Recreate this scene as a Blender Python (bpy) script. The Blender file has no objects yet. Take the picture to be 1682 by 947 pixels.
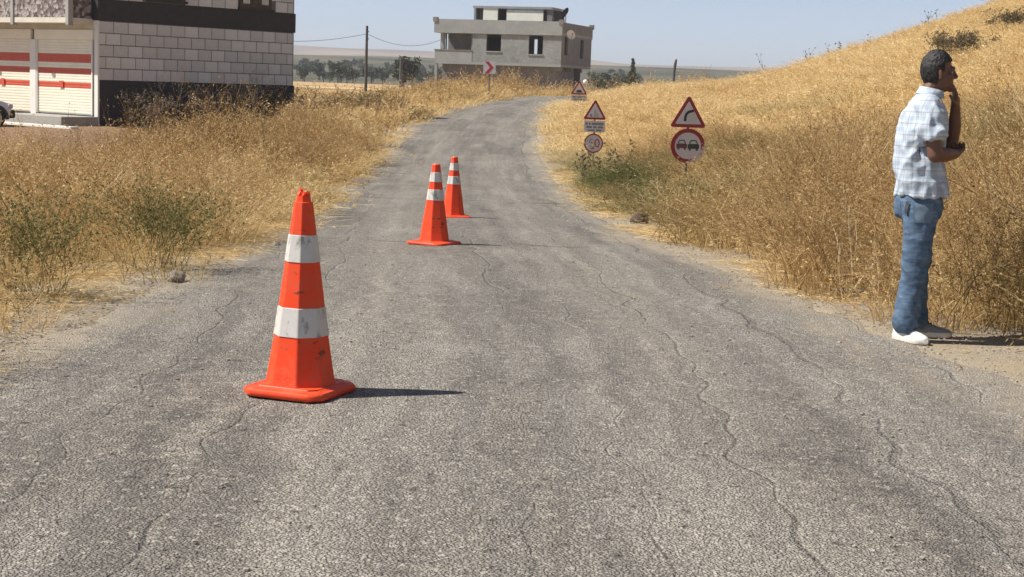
import bpy, bmesh, math, random
import numpy as np
from mathutils import Vector, Matrix, Euler, Quaternion
from mathutils import noise as mnoise

scene = bpy.context.scene
C = scene.collection
R = math.radians
rng = np.random.default_rng(7)
random.seed(7)

# ------------------------------------------------------------------ camera
FPX, IW, IH = 2600.0, 1682.0, 947.0          # focal length in photo pixels
CAM = Vector((0.0, 0.0, 1.44))
PITCH, ROLL = 0.128, 0.035
fwd = Vector((0, math.cos(PITCH), -math.sin(PITCH)))
rt0 = Vector((1, 0, 0)); up0 = rt0.cross(fwd)
rt = rt0 * math.cos(ROLL) + up0 * math.sin(ROLL)
up = up0 * math.cos(ROLL) - rt0 * math.sin(ROLL)
camd = bpy.data.cameras.new('camera')
camd.sensor_fit = 'HORIZONTAL'; camd.sensor_width = 36.0
camd.lens = 36.0 * FPX / IW
camd.clip_start = 0.1; camd.clip_end = 20000
cam = bpy.data.objects.new('camera', camd); C.objects.link(cam)
m = Matrix((rt, up, -fwd)).transposed().to_4x4(); m.translation = CAM
cam.matrix_world = m
scene.camera = cam

# ------------------------------------------------------------------ light
SUN_EL, SUN_ROT = R(51.0), R(-95.0)            # sun on the left, a touch behind the camera
world = bpy.data.worlds.new('World'); scene.world = world
world.use_nodes = True
wn = world.node_tree.nodes; wl = world.node_tree.links
sky = wn.new('ShaderNodeTexSky'); sky.sky_type = 'NISHITA'; sky.sun_disc = False
sky.sun_elevation = SUN_EL; sky.sun_rotation = SUN_ROT
sky.altitude = 500; sky.air_density = 0.5; sky.dust_density = 0.35; sky.ozone_density = 3.0
bg = wn['Background']; bg.inputs['Strength'].default_value = 0.082
hs = wn.new('ShaderNodeHueSaturation'); hs.inputs['Saturation'].default_value = 0.68   # dusty summer air
wl.new(sky.outputs[0], hs.inputs['Color']); wl.new(hs.outputs[0], bg.inputs['Color'])
sund = bpy.data.lights.new('sun', 'SUN'); sund.energy = 4.4; sund.angle = R(0.5); sund.color = (1, 0.945, 0.86)
sun = bpy.data.objects.new('sun', sund); C.objects.link(sun)
sd = Vector((math.sin(SUN_ROT) * math.cos(SUN_EL), math.cos(SUN_ROT) * math.cos(SUN_EL), math.sin(SUN_EL)))
sun.rotation_euler = sd.to_track_quat('Z', 'Y').to_euler()
sun.location = (-30, 0, 40)
scene.view_settings.view_transform = 'Standard'; scene.view_settings.look = 'None'
scene.view_settings.gamma = 1.0; scene.view_settings.exposure = 0.68
scene.render.engine = 'CYCLES'
scene.cycles.use_denoising = True
scene.cycles.max_bounces = 6; scene.cycles.diffuse_bounces = 3; scene.cycles.transparent_max_bounces = 8
scene.cycles.volume_bounces = 0

# ------------------------------------------------------------------ helpers
def tag(o, label=None, cat=None, group=None, kind=None):
    if label: o['label'] = label
    if cat: o['category'] = cat
    if group: o['group'] = group
    if kind: o['kind'] = kind
    return o
def empty(name, loc=(0, 0, 0), rz=0.0):
    o = bpy.data.objects.new(name, None); o.empty_display_size = 0.3
    C.objects.link(o); o.location = loc; o.rotation_euler = (0, 0, rz); return o
def link(name, me, mat=None, parent=None):
    o = bpy.data.objects.new(name, me); C.objects.link(o)
    if mat is not None and not me.materials: me.materials.append(mat)
    if parent is not None: o.parent = parent
    return o
def copy_tree(o, parent=None):
    c = o.copy(); C.objects.link(c)
    if parent is not None: c.parent = parent
    for ch in list(o.children): copy_tree(ch, c)
    return c
class MB:
    """collects simple shapes; build() links them as one mesh object"""
    def __init__(s): s.bm = bmesh.new()
    def face(s, pts): return s.bm.faces.new([s.bm.verts.new(p) for p in pts])
    def box(s, x0, x1, y0, y1, z0, z1, M=None, bev=0.0):
        vs = [Vector((x, y, z)) for z in (z0, z1) for x, y in ((x0, y0), (x1, y0), (x1, y1), (x0, y1))]
        if M is not None: vs = [M @ v for v in vs]
        v = [s.bm.verts.new(p) for p in vs]
        fs = [s.bm.faces.new([v[i] for i in f]) for f in ((3, 2, 1, 0), (4, 5, 6, 7), (0, 1, 5, 4), (1, 2, 6, 5), (2, 3, 7, 6), (3, 0, 4, 7))]
        if bev > 0:
            es = list({e for f in fs for e in f.edges})
            bmesh.ops.bevel(s.bm, geom=es, offset=bev, segments=2, affect='EDGES', profile=0.5)
        return s
    def loft(s, rings, cap=True, closed=True):
        vr = [[s.bm.verts.new(p) for p in r] for r in rings]
        n = len(vr[0])
        for a, b in zip(vr[:-1], vr[1:]):
            for i in range(n if closed else n - 1):
                j = (i + 1) % n
                s.bm.faces.new((a[i], a[j], b[j], b[i]))
        if cap and closed:
            s.bm.faces.new(vr[0][::-1]); s.bm.faces.new(vr[-1])
        return s
    def tube(s, pts, rads, n=8, cap=True):
        pts = [Vector(p) for p in pts]
        if not hasattr(rads, '__len__'): rads = [rads] * len(pts)
        rings = []; prev = None
        for i, p in enumerate(pts):
            d = (pts[min(i + 1, len(pts) - 1)] - pts[max(i - 1, 0)]).normalized()
            if prev is None:
                a = d.orthogonal().normalized()
            else:
                a = (prev - d * prev.dot(d)).normalized()
            prev = a; b = d.cross(a)
            rings.append([p + (a * math.cos(2 * math.pi * k / n) + b * math.sin(2 * math.pi * k / n)) * rads[i] for k in range(n)])
        return s.loft(rings, cap)
    def prism(s, outline, y0, y1, M=None):
        """outline in x,z extruded along y"""
        a = [Vector((x, y0, z)) for x, z in outline]; b = [Vector((x, y1, z)) for x, z in outline]
        if M is not None: a = [M @ v for v in a]; b = [M @ v for v in b]
        return s.loft([a, b])
    def build(s, name, mat=None, parent=None, smooth=None):
        bmesh.ops.recalc_face_normals(s.bm, faces=s.bm.faces[:])
        me = bpy.data.meshes.new(name); s.bm.to_mesh(me); s.bm.free()
        if smooth is True:
            me.polygons.foreach_set('use_smooth', [True] * len(me.polygons))
        elif smooth is not None:
            me.polygons.foreach_set('use_smooth', [True] * len(me.polygons)); me.set_sharp_from_angle(angle=R(smooth))
        return link(name, me, mat, parent)

# materials -------------------------------------------------------
def mat_new(name):
    m = bpy.data.materials.new(name); m.use_nodes = True
    nt = m.node_tree; return m, nt, nt.nodes['Principled BSDF']
def N(nt, t, **kw):
    n = nt.nodes.new(t)
    for k, v in kw.items():
        if k.startswith('i_'): n.inputs[k[2:].replace('_', ' ')].default_value = v
        else: setattr(n, k, v)
    return n
def L(nt, a, b): nt.links.new(a, b)
def math_(nt, op, a, b=None, c=None, clamp=False):
    n = nt.nodes.new('ShaderNodeMath'); n.operation = op; n.use_clamp = clamp
    for i, v in enumerate((a, b, c)):
        if v is None: continue
        if isinstance(v, (int, float)): n.inputs[i].default_value = v
        else: L(nt, v, n.inputs[i])
    return n.outputs[0]
def mixc(nt, fac, a, b, blend='MIX'):
    n = nt.nodes.new('ShaderNodeMix'); n.data_type = 'RGBA'; n.blend_type = blend; n.clamp_factor = True
    for s, v in ((n.inputs[0], fac), (n.inputs[6], a), (n.inputs[7], b)):
        if isinstance(v, (int, float)): s.default_value = v
        elif isinstance(v, tuple): s.default_value = (*v[:3], 1)
        else: L(nt, v, s)
    return n.outputs[2]
def ramp(nt, fac, stops):
    n = nt.nodes.new('ShaderNodeValToRGB'); e = n.color_ramp.elements
    while len(e) < len(stops): e.new(0.5)
    for el, (p, c) in zip(e, stops):
        el.position = p; el.color = (*c[:3], 1) if not isinstance(c, (int, float)) else (c, c, c, 1)
    L(nt, fac, n.inputs[0]); return n.outputs[0]
def noise_(nt, vec, scale, detail=4, rough=0.55, dist=0.0):
    n = N(nt, 'ShaderNodeTexNoise'); n.inputs['Scale'].default_value = scale; n.inputs['Detail'].default_value = detail
    n.inputs['Roughness'].default_value = rough; n.inputs['Distortion'].default_value = dist
    if vec is not None: L(nt, vec, n.inputs['Vector'])
    return n.outputs['Fac']
def coords(nt, which='Object'): return N(nt, 'ShaderNodeTexCoord').outputs[which]
def bump_(nt, h, strength, dist, bsdf, prev=None):
    b = N(nt, 'ShaderNodeBump'); b.inputs['Strength'].default_value = strength; b.inputs['Distance'].default_value = dist
    L(nt, h, b.inputs['Height'])
    if prev is not None: L(nt, prev, b.inputs['Normal'])
    L(nt, b.outputs[0], bsdf.inputs['Normal']); return b.outputs[0]
def simple(name, col, rough=0.6, var=0.25, scale=6.0, metal=0.0, bump=0.0, spec=0.5, dark=0.0, emit=None):
    """plain material with worn, uneven colour"""
    m, nt, b = mat_new(name)
    v = coords(nt)
    n1 = noise_(nt, v, scale, 6, 0.6)
    n2 = noise_(nt, v, scale * 7.3, 4, 0.6)
    f = math_(nt, 'ADD', math_(nt, 'MULTIPLY', n1, 0.65), math_(nt, 'MULTIPLY', n2, 0.35))
    lo = tuple(c * (1 - var) for c in col); hi = tuple(min(1, c * (1 + var)) for c in col)
    c = ramp(nt, f, [(0.33, lo), (0.67, hi)])
    if dark > 0:
        s = ramp(nt, noise_(nt, v, scale * 2.1, 8, 0.7), [(0.55, 0.0), (0.72, 1.0)])
        c = mixc(nt, math_(nt, 'MULTIPLY', s, dark), c, tuple(x * 0.25 for x in col))
    L(nt, c, b.inputs['Base Color'])
    b.inputs['Roughness'].default_value = rough; b.inputs['Metallic'].default_value = metal
    b.inputs['Specular IOR Level'].default_value = spec
    if bump > 0: bump_(nt, f, 0.5, bump, b)
    return m

# ------------------------------------------------------------------ terrain shape
def sstep(a, b, x):
    t = np.clip((np.asarray(x, float) - a) / (b - a), 0, 1); return t * t * (3 - 2 * t)
_yy = np.linspace(-100, 7000, 71001)
_g = np.interp(_yy, [-100, 10, 14.5, 19.7, 33, 43, 55, 66, 78, 88, 100, 130, 400], [0, 0, -.05, -.24, -.60, -.42, .10, .42, .68, .90, .85, .6, .6])
_k = np.exp(-0.5 * (np.arange(-60, 61) / 22.0) ** 2); _k /= _k.sum()
_g = np.convolve(np.pad(_g, 60, mode='edge'), _k, 'valid')
YL = [-30, 0, 5, 7.8, 10, 12, 14.8, 19, 25, 33, 43, 55, 66, 76, 84, 90, 95, 105, 120]
XL = [-6.0, -4.2, -3.2, -2.65, -2.46, -2.44, -2.46, -2.64, -3.06, -3.42, -3.68, -3.42, -2.55, -1.3, 0.0, 2.2, 6, 14, 30]
YR = [-30, 0, 5, 8.6, 10.5, 14.8, 19, 25, 33, 43, 55, 66, 76, 82, 87, 92, 100, 115]
XR = [5.0, 4.0, 3.3, 2.6, 2.25, 1.60, 1.28, 1.05, .95, .68, .78, 1.1, 1.9, 3.0, 6.0, 11, 20, 36]
def _sm(ys, xs):
    y = np.linspace(-30, 130, 1601); x = np.interp(y, ys, xs)
    k = np.exp(-0.5 * (np.arange(-40, 41) / 13.0) ** 2); k /= k.sum()
    return y, np.convolve(np.pad(x, 40, mode='edge'), k, 'valid')
_ly, _lx = _sm(YL, XL); _ry, _rx = _sm(YR, XR)
def xl(y): return np.interp(y, _ly, _lx)
def xr(y): return np.interp(y, _ry, _rx)
def vnoise(x, y, seed=0.0):
    """cheap smooth 2-d noise, arrays, about -1..1"""
    r = 0
    for k, (a, b, p, w) in enumerate(((1.0, .37, .3, .3), (-.61, .83, 1.7, .28), (.45, 1.21, 4.1, .22), (1.7, -.9, 2.2, .2))):
        r = r + w * np.sin(a * x + b * y + p + seed * (k + 1.3) + 1.3 * np.sin(b * x - a * y + seed * 2.1 + p * 3))
    return r
def terrain(x, y):
    x = np.asarray(x, float); y = np.asarray(y, float)
    g = np.interp(y, _yy, _g)
    d = x - xr(np.minimum(y, 86))
    s = 1.6
    sp = s * np.log1p(np.exp(np.clip((d - 8.0) / s, -30, 30)))
    hill = 0.62 * sstep(0.6, 4.5, d) + 0.36 * sp
    hill = 25 * np.tanh(hill / 25)
    hill = hill * (1 - sstep(92, 175, y)) * sstep(-30, 4, y)
    hill = hill + sstep(2, 8, d) * (1 - sstep(100, 160, y)) * (0.12 * vnoise(x * .45, y * .3, 1) + .05 * vnoise(x * 1.3, y * 1.1, 2))
    dl = xl(y) - x
    left = -0.42 * sstep(1.5, 9, dl) * sstep(16, 34, y) * (1 - sstep(100, 170, y)) + 0.05 * vnoise(x * .9, y * .7, 5) * sstep(.6, 2.5, dl) * (1 - sstep(90, 130, y))
    far = 11.5 * sstep(330, 950, y) + 3.5 * vnoise(x * .008, y * .007, 3) * sstep(380, 800, y)
    far = far * (1 - .6 * sstep(1000, 1500, y))
    ridge = (44 + 7 * vnoise(x * .0042, 0 * x, 8) + 3 * vnoise(x * .015, y * .002, 9) - .006 * x) * sstep(1500, 2700, y) * (1 - .5 * sstep(2900, 4200, y))
    left = left + .16 * sstep(.5, 1.5, dl) * (1 - sstep(2.0, 3.6, dl)) * sstep(19, 27, y) * (1 - sstep(70, 90, y))   # low berm beside the lane
    base = g + hill + left + far + ridge
    yard = sstep(7.0, 9.5, dl) * sstep(38, 45, y) * (1 - sstep(60, 70, y))      # levelled yard of the block house
    return base * (1 - yard) - .30 * yard
def th(x, y): return float(terrain(x, y))
def ray(px, py):
    return (fwd * FPX + rt * (px - IW / 2) - up * (py - IH / 2)).normalized()
def ground_at(px, py, tmax=400):
    """where the line of sight through a photo pixel meets the ground"""
    d = ray(px, py); ts = np.linspace(3, tmax, 8000)
    z = CAM.z + d.z * ts - terrain(d.x * ts, d.y * ts)
    i = np.argmax(z < 0)
    t = ts[i] if z[i] < 0 else tmax
    p = CAM + d * float(t); return Vector((p.x, p.y, th(p.x, p.y)))
def at_depth(px, py, y):
    d = ray(px, py); return CAM + d * (y / d.y)
def project(p):
    v = Vector(p) - CAM; z = v.dot(fwd)
    return IW / 2 + FPX * v.dot(rt) / z, IH / 2 - FPX * v.dot(up) / z
# ------------------------------------------------------------------ ground sheet
def axis(segs):
    out = []
    for a, b, n in segs: out += list(np.linspace(a, b, n, endpoint=False))
    return np.array(out + [segs[-1][1]])
gx = axis([(-4500, -600, 14), (-600, -120, 24), (-120, -30, 60), (-30, -6, 80), (-6, 8, 110), (8, 40, 110), (40, 130, 50), (130, 600, 24), (600, 4500, 14)])
gy = axis([(-60, 2, 16), (2, 24, 150), (24, 60, 160), (60, 130, 140), (130, 400, 50), (400, 1000, 50), (1000, 3000, 60), (3000, 6000, 8)])
X, Y = np.meshgrid(gx, gy)
Z = terrain(X, Y)
ins = np.minimum(X - xl(Y), xr(Y) - X)             # >0 inside the carriageway
Z = Z - 0.05 * sstep(0.05, 0.4, ins) * (Y < 112)
Z = Z + 0.012 * vnoise(X * 4, Y * 4, 4) * (Y < 30) * sstep(-.1, .5, -ins)
ny, nx = X.shape
co = np.stack([X, Y, Z], -1).reshape(-1, 3)
idx = np.arange(ny * nx).reshape(ny, nx)
faces = np.stack([idx[:-1, :-1], idx[:-1, 1:], idx[1:, 1:], idx[1:, :-1]], -1).reshape(-1, 4)
me = bpy.data.meshes.new('ground')
me.vertices.add(len(co)); me.vertices.foreach_set('co', co.ravel())
me.loops.add(faces.size); me.loops.foreach_set('vertex_index', faces.ravel().astype(np.int32))
me.polygons.add(len(faces)); me.polygons.foreach_set('loop_start', np.arange(0, faces.size, 4, dtype=np.int32))
me.polygons.foreach_set('use_smooth', np.ones(len(faces), bool))
me.update(); me.validate()
# what the soil is made of, per vertex: 0 litter/straw, shoulder gravel, red earth, stubble, scrub, far hills
xf, yf = co[:, 0], co[:, 1]
dl = xl(yf) - xf; dr = xf - xr(yf); near = yf < 115
w_sh = np.where(near, np.maximum((1 - sstep(.5, 1.3, dl + .35 * vnoise(xf * 3, yf * 2, 6))) * (dl > -1), (1 - sstep(.9, 1.7, dr + .3 * vnoise(xf * 3, yf * 2, 7))) * (dr > -1)), 0)
w_red = sstep(5, 7.5, dl + vnoise(xf, yf, 3)) * sstep(20, 26, yf) * (1 - sstep(75, 100, yf))
w_stub = sstep(105, 118, yf + 5 * vnoise(xf * .1, yf * .1, 2)) * (1 - sstep(300, 330, yf))
w_scr = sstep(300, 330, yf)
w_far = sstep(1100, 1500, yf)
a = me.attributes.new('soil', 'FLOAT_COLOR', 'POINT')
a.data.foreach_set('color', np.stack([w_sh, w_red, w_stub, w_scr], -1).astype(np.float32).ravel())
a = me.attributes.new('far', 'FLOAT', 'POINT'); a.data.foreach_set('value', w_far.astype(np.float32))

gm, nt, b = mat_new('dry_earth')
v = coords(nt)
at = N(nt, 'ShaderNodeAttribute', attribute_name='soil'); sep = N(nt, 'ShaderNodeSeparateColor'); L(nt, at.outputs['Color'], sep.inputs[0])
n_big = noise_(nt, v, .5, 6, .6); n_mid = noise_(nt, v, 5, 6, .65); n_fine = noise_(nt, v, 45, 5, .7)
litter = mixc(nt, n_mid, (.14, .085, .035), (.36, .24, .10)); litter = mixc(nt, math_(nt, 'MULTIPLY', n_fine, .6), litter, (.50, .36, .17))
vor = N(nt, 'ShaderNodeTexVoronoi'); vor.inputs['Scale'].default_value = 55; L(nt, v, vor.inputs['Vector'])
sh_c = mixc(nt, n_mid, (.25, .225, .19), (.48, .42, .335)); peb = ramp(nt, noise_(nt, v, 120, 3, .6), [(.38, (.32, .31, .30)), (.66, (1.45, 1.38, 1.25))])
sh_c = mixc(nt, .9, sh_c, peb, 'MULTIPLY')
sh_c = mixc(nt, ramp(nt, noise_(nt, v, 1.7, 6, .65), [(.48, 0.), (.64, .6)]), sh_c, mixc(nt, n_fine, (.19, .14, .08), (.50, .40, .25)))
red = mixc(nt, n_mid, (.15, .085, .055), (.30, .19, .12)); red = mixc(nt, ramp(nt, noise_(nt, v, 9, 6, .7), [(.5, 0.), (.62, 1.)]), red, (.34, .25, .14))
stub = mixc(nt, noise_(nt, v, .05, 5, .6), (.50, .33, .15), (.64, .47, .24))
bands = N(nt, 'ShaderNodeTexWave'); bands.bands_direction = 'Y'; bands.inputs['Scale'].default_value = .012; bands.inputs['Distortion'].default_value = 3; L(nt, v, bands.inputs['Vector'])
stub = mixc(nt, ramp(nt, bands.outputs['Fac'], [(.3, 0.), (.6, .75)]), stub, (.23, .145, .09))
scr = mixc(nt, ramp(nt, noise_(nt, v, .018, 6, .65), [(.38, 0.), (.62, 1.)]), (.05, .055, .038), (.13, .118, .08))
farc = mixc(nt, ramp(nt, noise_(nt, v, .006, 6, .6), [(.35, 0.), (.65, 1.)]), (.15, .125, .095), (.30, .24, .18))
fa = N(nt, 'ShaderNodeAttribute', attribute_name='far')
c = mixc(nt, sep.outputs[1], litter, red)
c = mixc(nt, sep.outputs[0], c, sh_c)
c = mixc(nt, sep.outputs[2], c, stub)
c = mixc(nt, at.outputs['Alpha'], c, scr)
c = mixc(nt, fa.outputs['Fac'], c, farc)
L(nt, c, b.inputs['Base Color']); b.inputs['Roughness'].default_value = .95; b.inputs['Specular IOR Level'].default_value = .15
bump_(nt, math_(nt, 'ADD', n_mid, math_(nt, 'MULTIPLY', n_fine, .5)), .7, .03, b)
g = link('ground', me, gm); tag(g, 'dry earth verges, fields and hills around the lane', None, None, 'structure')

# ------------------------------------------------------------------ road sheet
ys = np.concatenate([np.linspace(-25, 3, 15), np.linspace(3, 20, 171)[1:], np.linspace(20, 110, 301)[1:]])
ws = np.concatenate([[0, .012, .03], np.linspace(.05, .95, 31), [.97, .988, 1]])
V = []; UV = []
for y in ys:
    el = float(xl(y)) + .05 * math.sin(y * 2.3) * math.sin(y * .77 + 1) + .06 * mnoise.noise((3.1, y * 2.5, 0)) * 2
    er = float(xr(y)) + .05 * math.sin(y * 1.9 + 2) * math.sin(y * .63) + .07 * mnoise.noise((9.1, y * 2.2, 0)) * 2
    for w in ws:
        x = el + (er - el) * w
        t = min(w, 1 - w) * (er - el)
        z = th(x, y) + .004
        if t < .10: z -= .05 * (1 - t / .10)
        z += .008 * mnoise.noise((x * .9, y * .5, 2.0)) + .010 * math.exp(-((x - (el + er) / 2) / .5) ** 2)
        z -= .012 * (math.exp(-((w - .30) / .07) ** 2) + math.exp(-((w - .72) / .07) ** 2))
        V.append((x, y, z)); UV.append((x - (el + er) / 2, w))
nw = len(ws); F = [(i * nw + j, i * nw + j + 1, (i + 1) * nw + j + 1, (i + 1) * nw + j) for i in range(len(ys) - 1) for j in range(nw - 1)]
me = bpy.data.meshes.new('road'); me.from_pydata(V, [], F)
me.polygons.foreach_set('use_smooth', [True] * len(F))
a = me.attributes.new('across', 'FLOAT', 'POINT'); a.data.foreach_set('value', [u[0] for u in UV])
a = me.attributes.new('frac', 'FLOAT', 'POINT'); a.data.foreach_set('value', [u[1] for u in UV])
rm, nt, b = mat_new('worn_asphalt')
v = coords(nt); sepv = N(nt, 'ShaderNodeSeparateXYZ'); L(nt, v, sepv.inputs[0])
yv = sepv.outputs[1]
ac = N(nt, 'ShaderNodeAttribute', attribute_name='across').outputs['Fac']; fr = N(nt, 'ShaderNodeAttribute', attribute_name='frac').outputs['Fac']
comb = N(nt, 'ShaderNodeCombineXYZ'); L(nt, ac, comb.inputs[0]); L(nt, math_(nt, 'MULTIPLY', yv, .16), comb.inputs[1])
lv = comb.outputs[0]                                  # lane coordinates, stretched along the road
n_patch = noise_(nt, v, .55, 6, .6); n_str = noise_(nt, lv, 1.7, 7, .62); n_mid = noise_(nt, v, 6, 6, .7)
vor = N(nt, 'ShaderNodeTexVoronoi'); vor.inputs['Scale'].default_value = 95; L(nt, v, vor.inputs['Vector'])
vor2 = N(nt, 'ShaderNodeTexVoronoi'); vor2.inputs['Scale'].default_value = 48; L(nt, v, vor2.inputs['Vector'])
sc_ = N(nt, 'ShaderNodeSeparateColor'); L(nt, vor.outputs['Color'], sc_.inputs[0])
sc2 = N(nt, 'ShaderNodeSeparateColor'); L(nt, vor2.outputs['Color'], sc2.inputs[0])
base = mixc(nt, ramp(nt, n_patch, [(.35, 0.), (.65, 1.)]), (.265, .245, .215), (.395, .366, .322))
base = mixc(nt, ramp(nt, n_str, [(.42, 0.), (.66, 1.)]), base, (.205, .187, .162))
trk = N(nt, 'ShaderNodeMapRange'); L(nt, math_(nt, 'ABSOLUTE', math_(nt, 'SUBTRACT', math_(nt, 'ABSOLUTE', math_(nt, 'ADD', ac, math_(nt, 'MULTIPLY', math_(nt, 'SUBTRACT', n_patch, .5), .8))), .82)), trk.inputs[0]); trk.inputs[1].default_value = .55; trk.inputs[2].default_value = .05
base = mixc(nt, math_(nt, 'MULTIPLY', trk.outputs[0], math_(nt, 'MULTIPLY', n_str, 1.1)), base, (.40, .365, .31))   # polished wheel tracks
bp = ramp(nt, noise_(nt, lv, .8, 4, .5), [(.56, 0.), (.60, 1.)])
base = mixc(nt, math_(nt, 'MULTIPLY', bp, .55), base, (.17, .158, .142))   # darker repaired stretches
pal = ramp(nt, math_(nt, 'MULTIPLY', n_str, n_mid), [(.26, 0.), (.42, 1.)])
base = mixc(nt, math_(nt, 'MULTIPLY', pal, .8), base, (.44, .395, .33))
fs = N(nt, 'ShaderNodeCombineXYZ'); L(nt, ac, fs.inputs[0]); L(nt, math_(nt, 'MULTIPLY', yv, .035), fs.inputs[1])
base = mixc(nt, 1.0, base, ramp(nt, noise_(nt, fs.outputs[0], 5.5, 6, .65), [(.34, (.74, .74, .75)), (.66, (1.16, 1.15, 1.13))]), 'MULTIPLY')   # fine lengthwise streaks
# exposed stones
stone = ramp(nt, sc_.outputs[0], [(0.0, .62), (.45, .90), (.8, 1.15), (1., 1.6)])
c = mixc(nt, .85, base, stone, 'MULTIPLY')
gap = ramp(nt, vor.outputs['Distance'], [(.35, 0.), (.7, 1.)])
c = mixc(nt, math_(nt, 'MULTIPLY', gap, .55), c, (.06, .054, .047))
big = ramp(nt, sc2.outputs[1], [(.955, 0.), (.97, 1.)])
c = mixc(nt, math_(nt, 'MULTIPLY', big, .4), c, (.58, .52, .45))
# pits
pit = ramp(nt, noise_(nt, v, 17, 5, .65), [(.29, 1.), (.40, 0.)])
c = mixc(nt, math_(nt, 'MULTIPLY', pit, .8), c, (.05, .045, .04))
# tar lines that wander along the lane
def seam(pos, width, wob, seed, fade):
    off = N(nt, 'ShaderNodeMapping'); off.inputs['Location'].default_value = (seed * 3.1, seed * 7.7, seed); off.inputs['Scale'].default_value = (1, .32, 1); L(nt, v, off.inputs['Vector'])
    w1 = math_(nt, 'MULTIPLY', math_(nt, 'SUBTRACT', noise_(nt, off.outputs[0], .20, 3.2, .5), .5), wob * .6)
    dd = math_(nt, 'ABSOLUTE', math_(nt, 'SUBTRACT', math_(nt, 'ADD', ac, w1), pos))
    w2 = noise_(nt, off.outputs[0], 1.1, 6, .7)
    lim = math_(nt, 'MULTIPLY', math_(nt, 'SUBTRACT', w2, fade), width * 3.2)
    mr = N(nt, 'ShaderNodeMapRange'); L(nt, math_(nt, 'SUBTRACT', lim, dd), mr.inputs[0])
    mr.inputs[1].default_value = -.006; mr.inputs[2].default_value = .010; return mr.outputs[0]
t = None
for a_ in ((.02, .026, .30, 1, .46), (.95, .026, .22, 2, .46), (1.62, .050, .20, 3, .36), (-1.15, .030, .25, 4, .46), (2.3, .028, .25, 6, .44), (.45, .016, .25, 7, .46), (-1.7, .018, .25, 8, .46)):
    s_ = seam(*a_); t = s_ if t is None else math_(nt, 'MAXIMUM', t, s_)
c = mixc(nt, math_(nt, 'MULTIPLY', t, math_(nt, 'MULTIPLY', n_mid, .52), clamp=True), c, (.07, .063, .055))
for y0_, sd in ((24.5, 11), (34.5, 12), (51, 13), (15.2, 14)):      # joints across the lane
    w1 = math_(nt, 'MULTIPLY', math_(nt, 'SUBTRACT', noise_(nt, v, .9 + sd * .02, 4, .6), .5), .9)
    dd = math_(nt, 'ABSOLUTE', math_(nt, 'SUBTRACT', math_(nt, 'ADD', yv, w1), y0_))
    lim = math_(nt, 'MULTIPLY', math_(nt, 'SUBTRACT', noise_(nt, v, .45 + sd * .01, 3, .5), .46), .9)
    mr = N(nt, 'ShaderNodeMapRange'); L(nt, math_(nt, 'SUBTRACT', lim, dd), mr.inputs[0]); mr.inputs[1].default_value = -.02; mr.inputs[2].default_value = .04
    c = mixc(nt, math_(nt, 'MULTIPLY', mr.outputs[0], .6), c, (.08, .07, .06))
# dust drifting in from both edges
ed = math_(nt, 'MINIMUM', fr, math_(nt, 'SUBTRACT', 1.0, fr))
dust = math_(nt, 'SUBTRACT', math_(nt, 'ADD', .105, math_(nt, 'MULTIPLY', math_(nt, 'SUBTRACT', n_str, .5), .45)), ed)
mr = N(nt, 'ShaderNodeMapRange'); L(nt, dust, mr.inputs[0]); mr.inputs[1].default_value = -.02; mr.inputs[2].default_value = .09
c = mixc(nt, math_(nt, 'MULTIPLY', mr.outputs[0], math_(nt, 'ADD', .35, math_(nt, 'MULTIPLY', n_mid, .7)), clamp=True), c, (.42, .36, .275))
L(nt, c, b.inputs['Base Color']); b.inputs['Roughness'].default_value = .88; b.inputs['Specular IOR Level'].default_value = .25
hgt = math_(nt, 'SUBTRACT', math_(nt, 'SUBTRACT', math_(nt, 'MULTIPLY', sc_.outputs[0], .5), gap), math_(nt, 'MULTIPLY', pit, 1.5))
hgt = math_(nt, 'ADD', hgt, math_(nt, 'MULTIPLY', n_mid, 1.5))
bump_(nt, math_(nt, 'SUBTRACT', hgt, math_(nt, 'MULTIPLY', t, 1.6)), .8, .008, b)
road = link('road', me, rm); tag(road, 'worn grey country lane with dark tar seams', None, None, 'structure')
# ------------------------------------------------------------------ traffic cones
def cone_mat(name, col, dirt):
    m, nt, b = mat_new(name); v = coords(nt)
    n = noise_(nt, v, 7, 6, .65); n2 = noise_(nt, v, 30, 5, .7)
    c = mixc(nt, n, tuple(x * .86 for x in col), tuple(min(1, x * 1.1) for x in col))
    mp = N(nt, 'ShaderNodeMapping'); mp.inputs['Scale'].default_value = (7, 7, 16); mp.inputs['Rotation'].default_value = (.5, .6, 0); L(nt, v, mp.inputs['Vector'])
    sc = ramp(nt, noise_(nt, mp.outputs[0], 1.6, 5, .6), [(.60, 0.), (.68, 1.)])
    c = mixc(nt, math_(nt, 'MULTIPLY', sc, dirt), c, (.07, .03, .02))
    gr = ramp(nt, math_(nt, 'MULTIPLY', n, n2), [(.20, 0.), (.42, .35)])
    c = mixc(nt, gr, c, (.30, .17, .11))
    L(nt, c, b.inputs['Base Color']); b.inputs['Roughness'].default_value = .5; b.inputs['Specular IOR Level'].default_value = .35
    bump_(nt, n2, .25, .003, b); return m
m_orange = cone_mat('orange_vinyl', (.86, .062, .009), .8)
m_band, nt, b = mat_new('reflective_white'); v = coords(nt)
mp = N(nt, 'ShaderNodeMapping'); mp.inputs['Scale'].default_value = (14, 14, 7); L(nt, v, mp.inputs['Vector'])
s1 = ramp(nt, noise_(nt, mp.outputs[0], 1.0, 7, .7), [(.53, 0.), (.66, 1.)])
c = mixc(nt, noise_(nt, v, 12, 4, .6), (.50, .47, .43), (.72, .70, .66)); c = mixc(nt, math_(nt, 'MULTIPLY', s1, .8), c, (.14, .12, .10))
L(nt, c, b.inputs['Base Color']); b.inputs['Roughness'].default_value = .45
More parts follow.
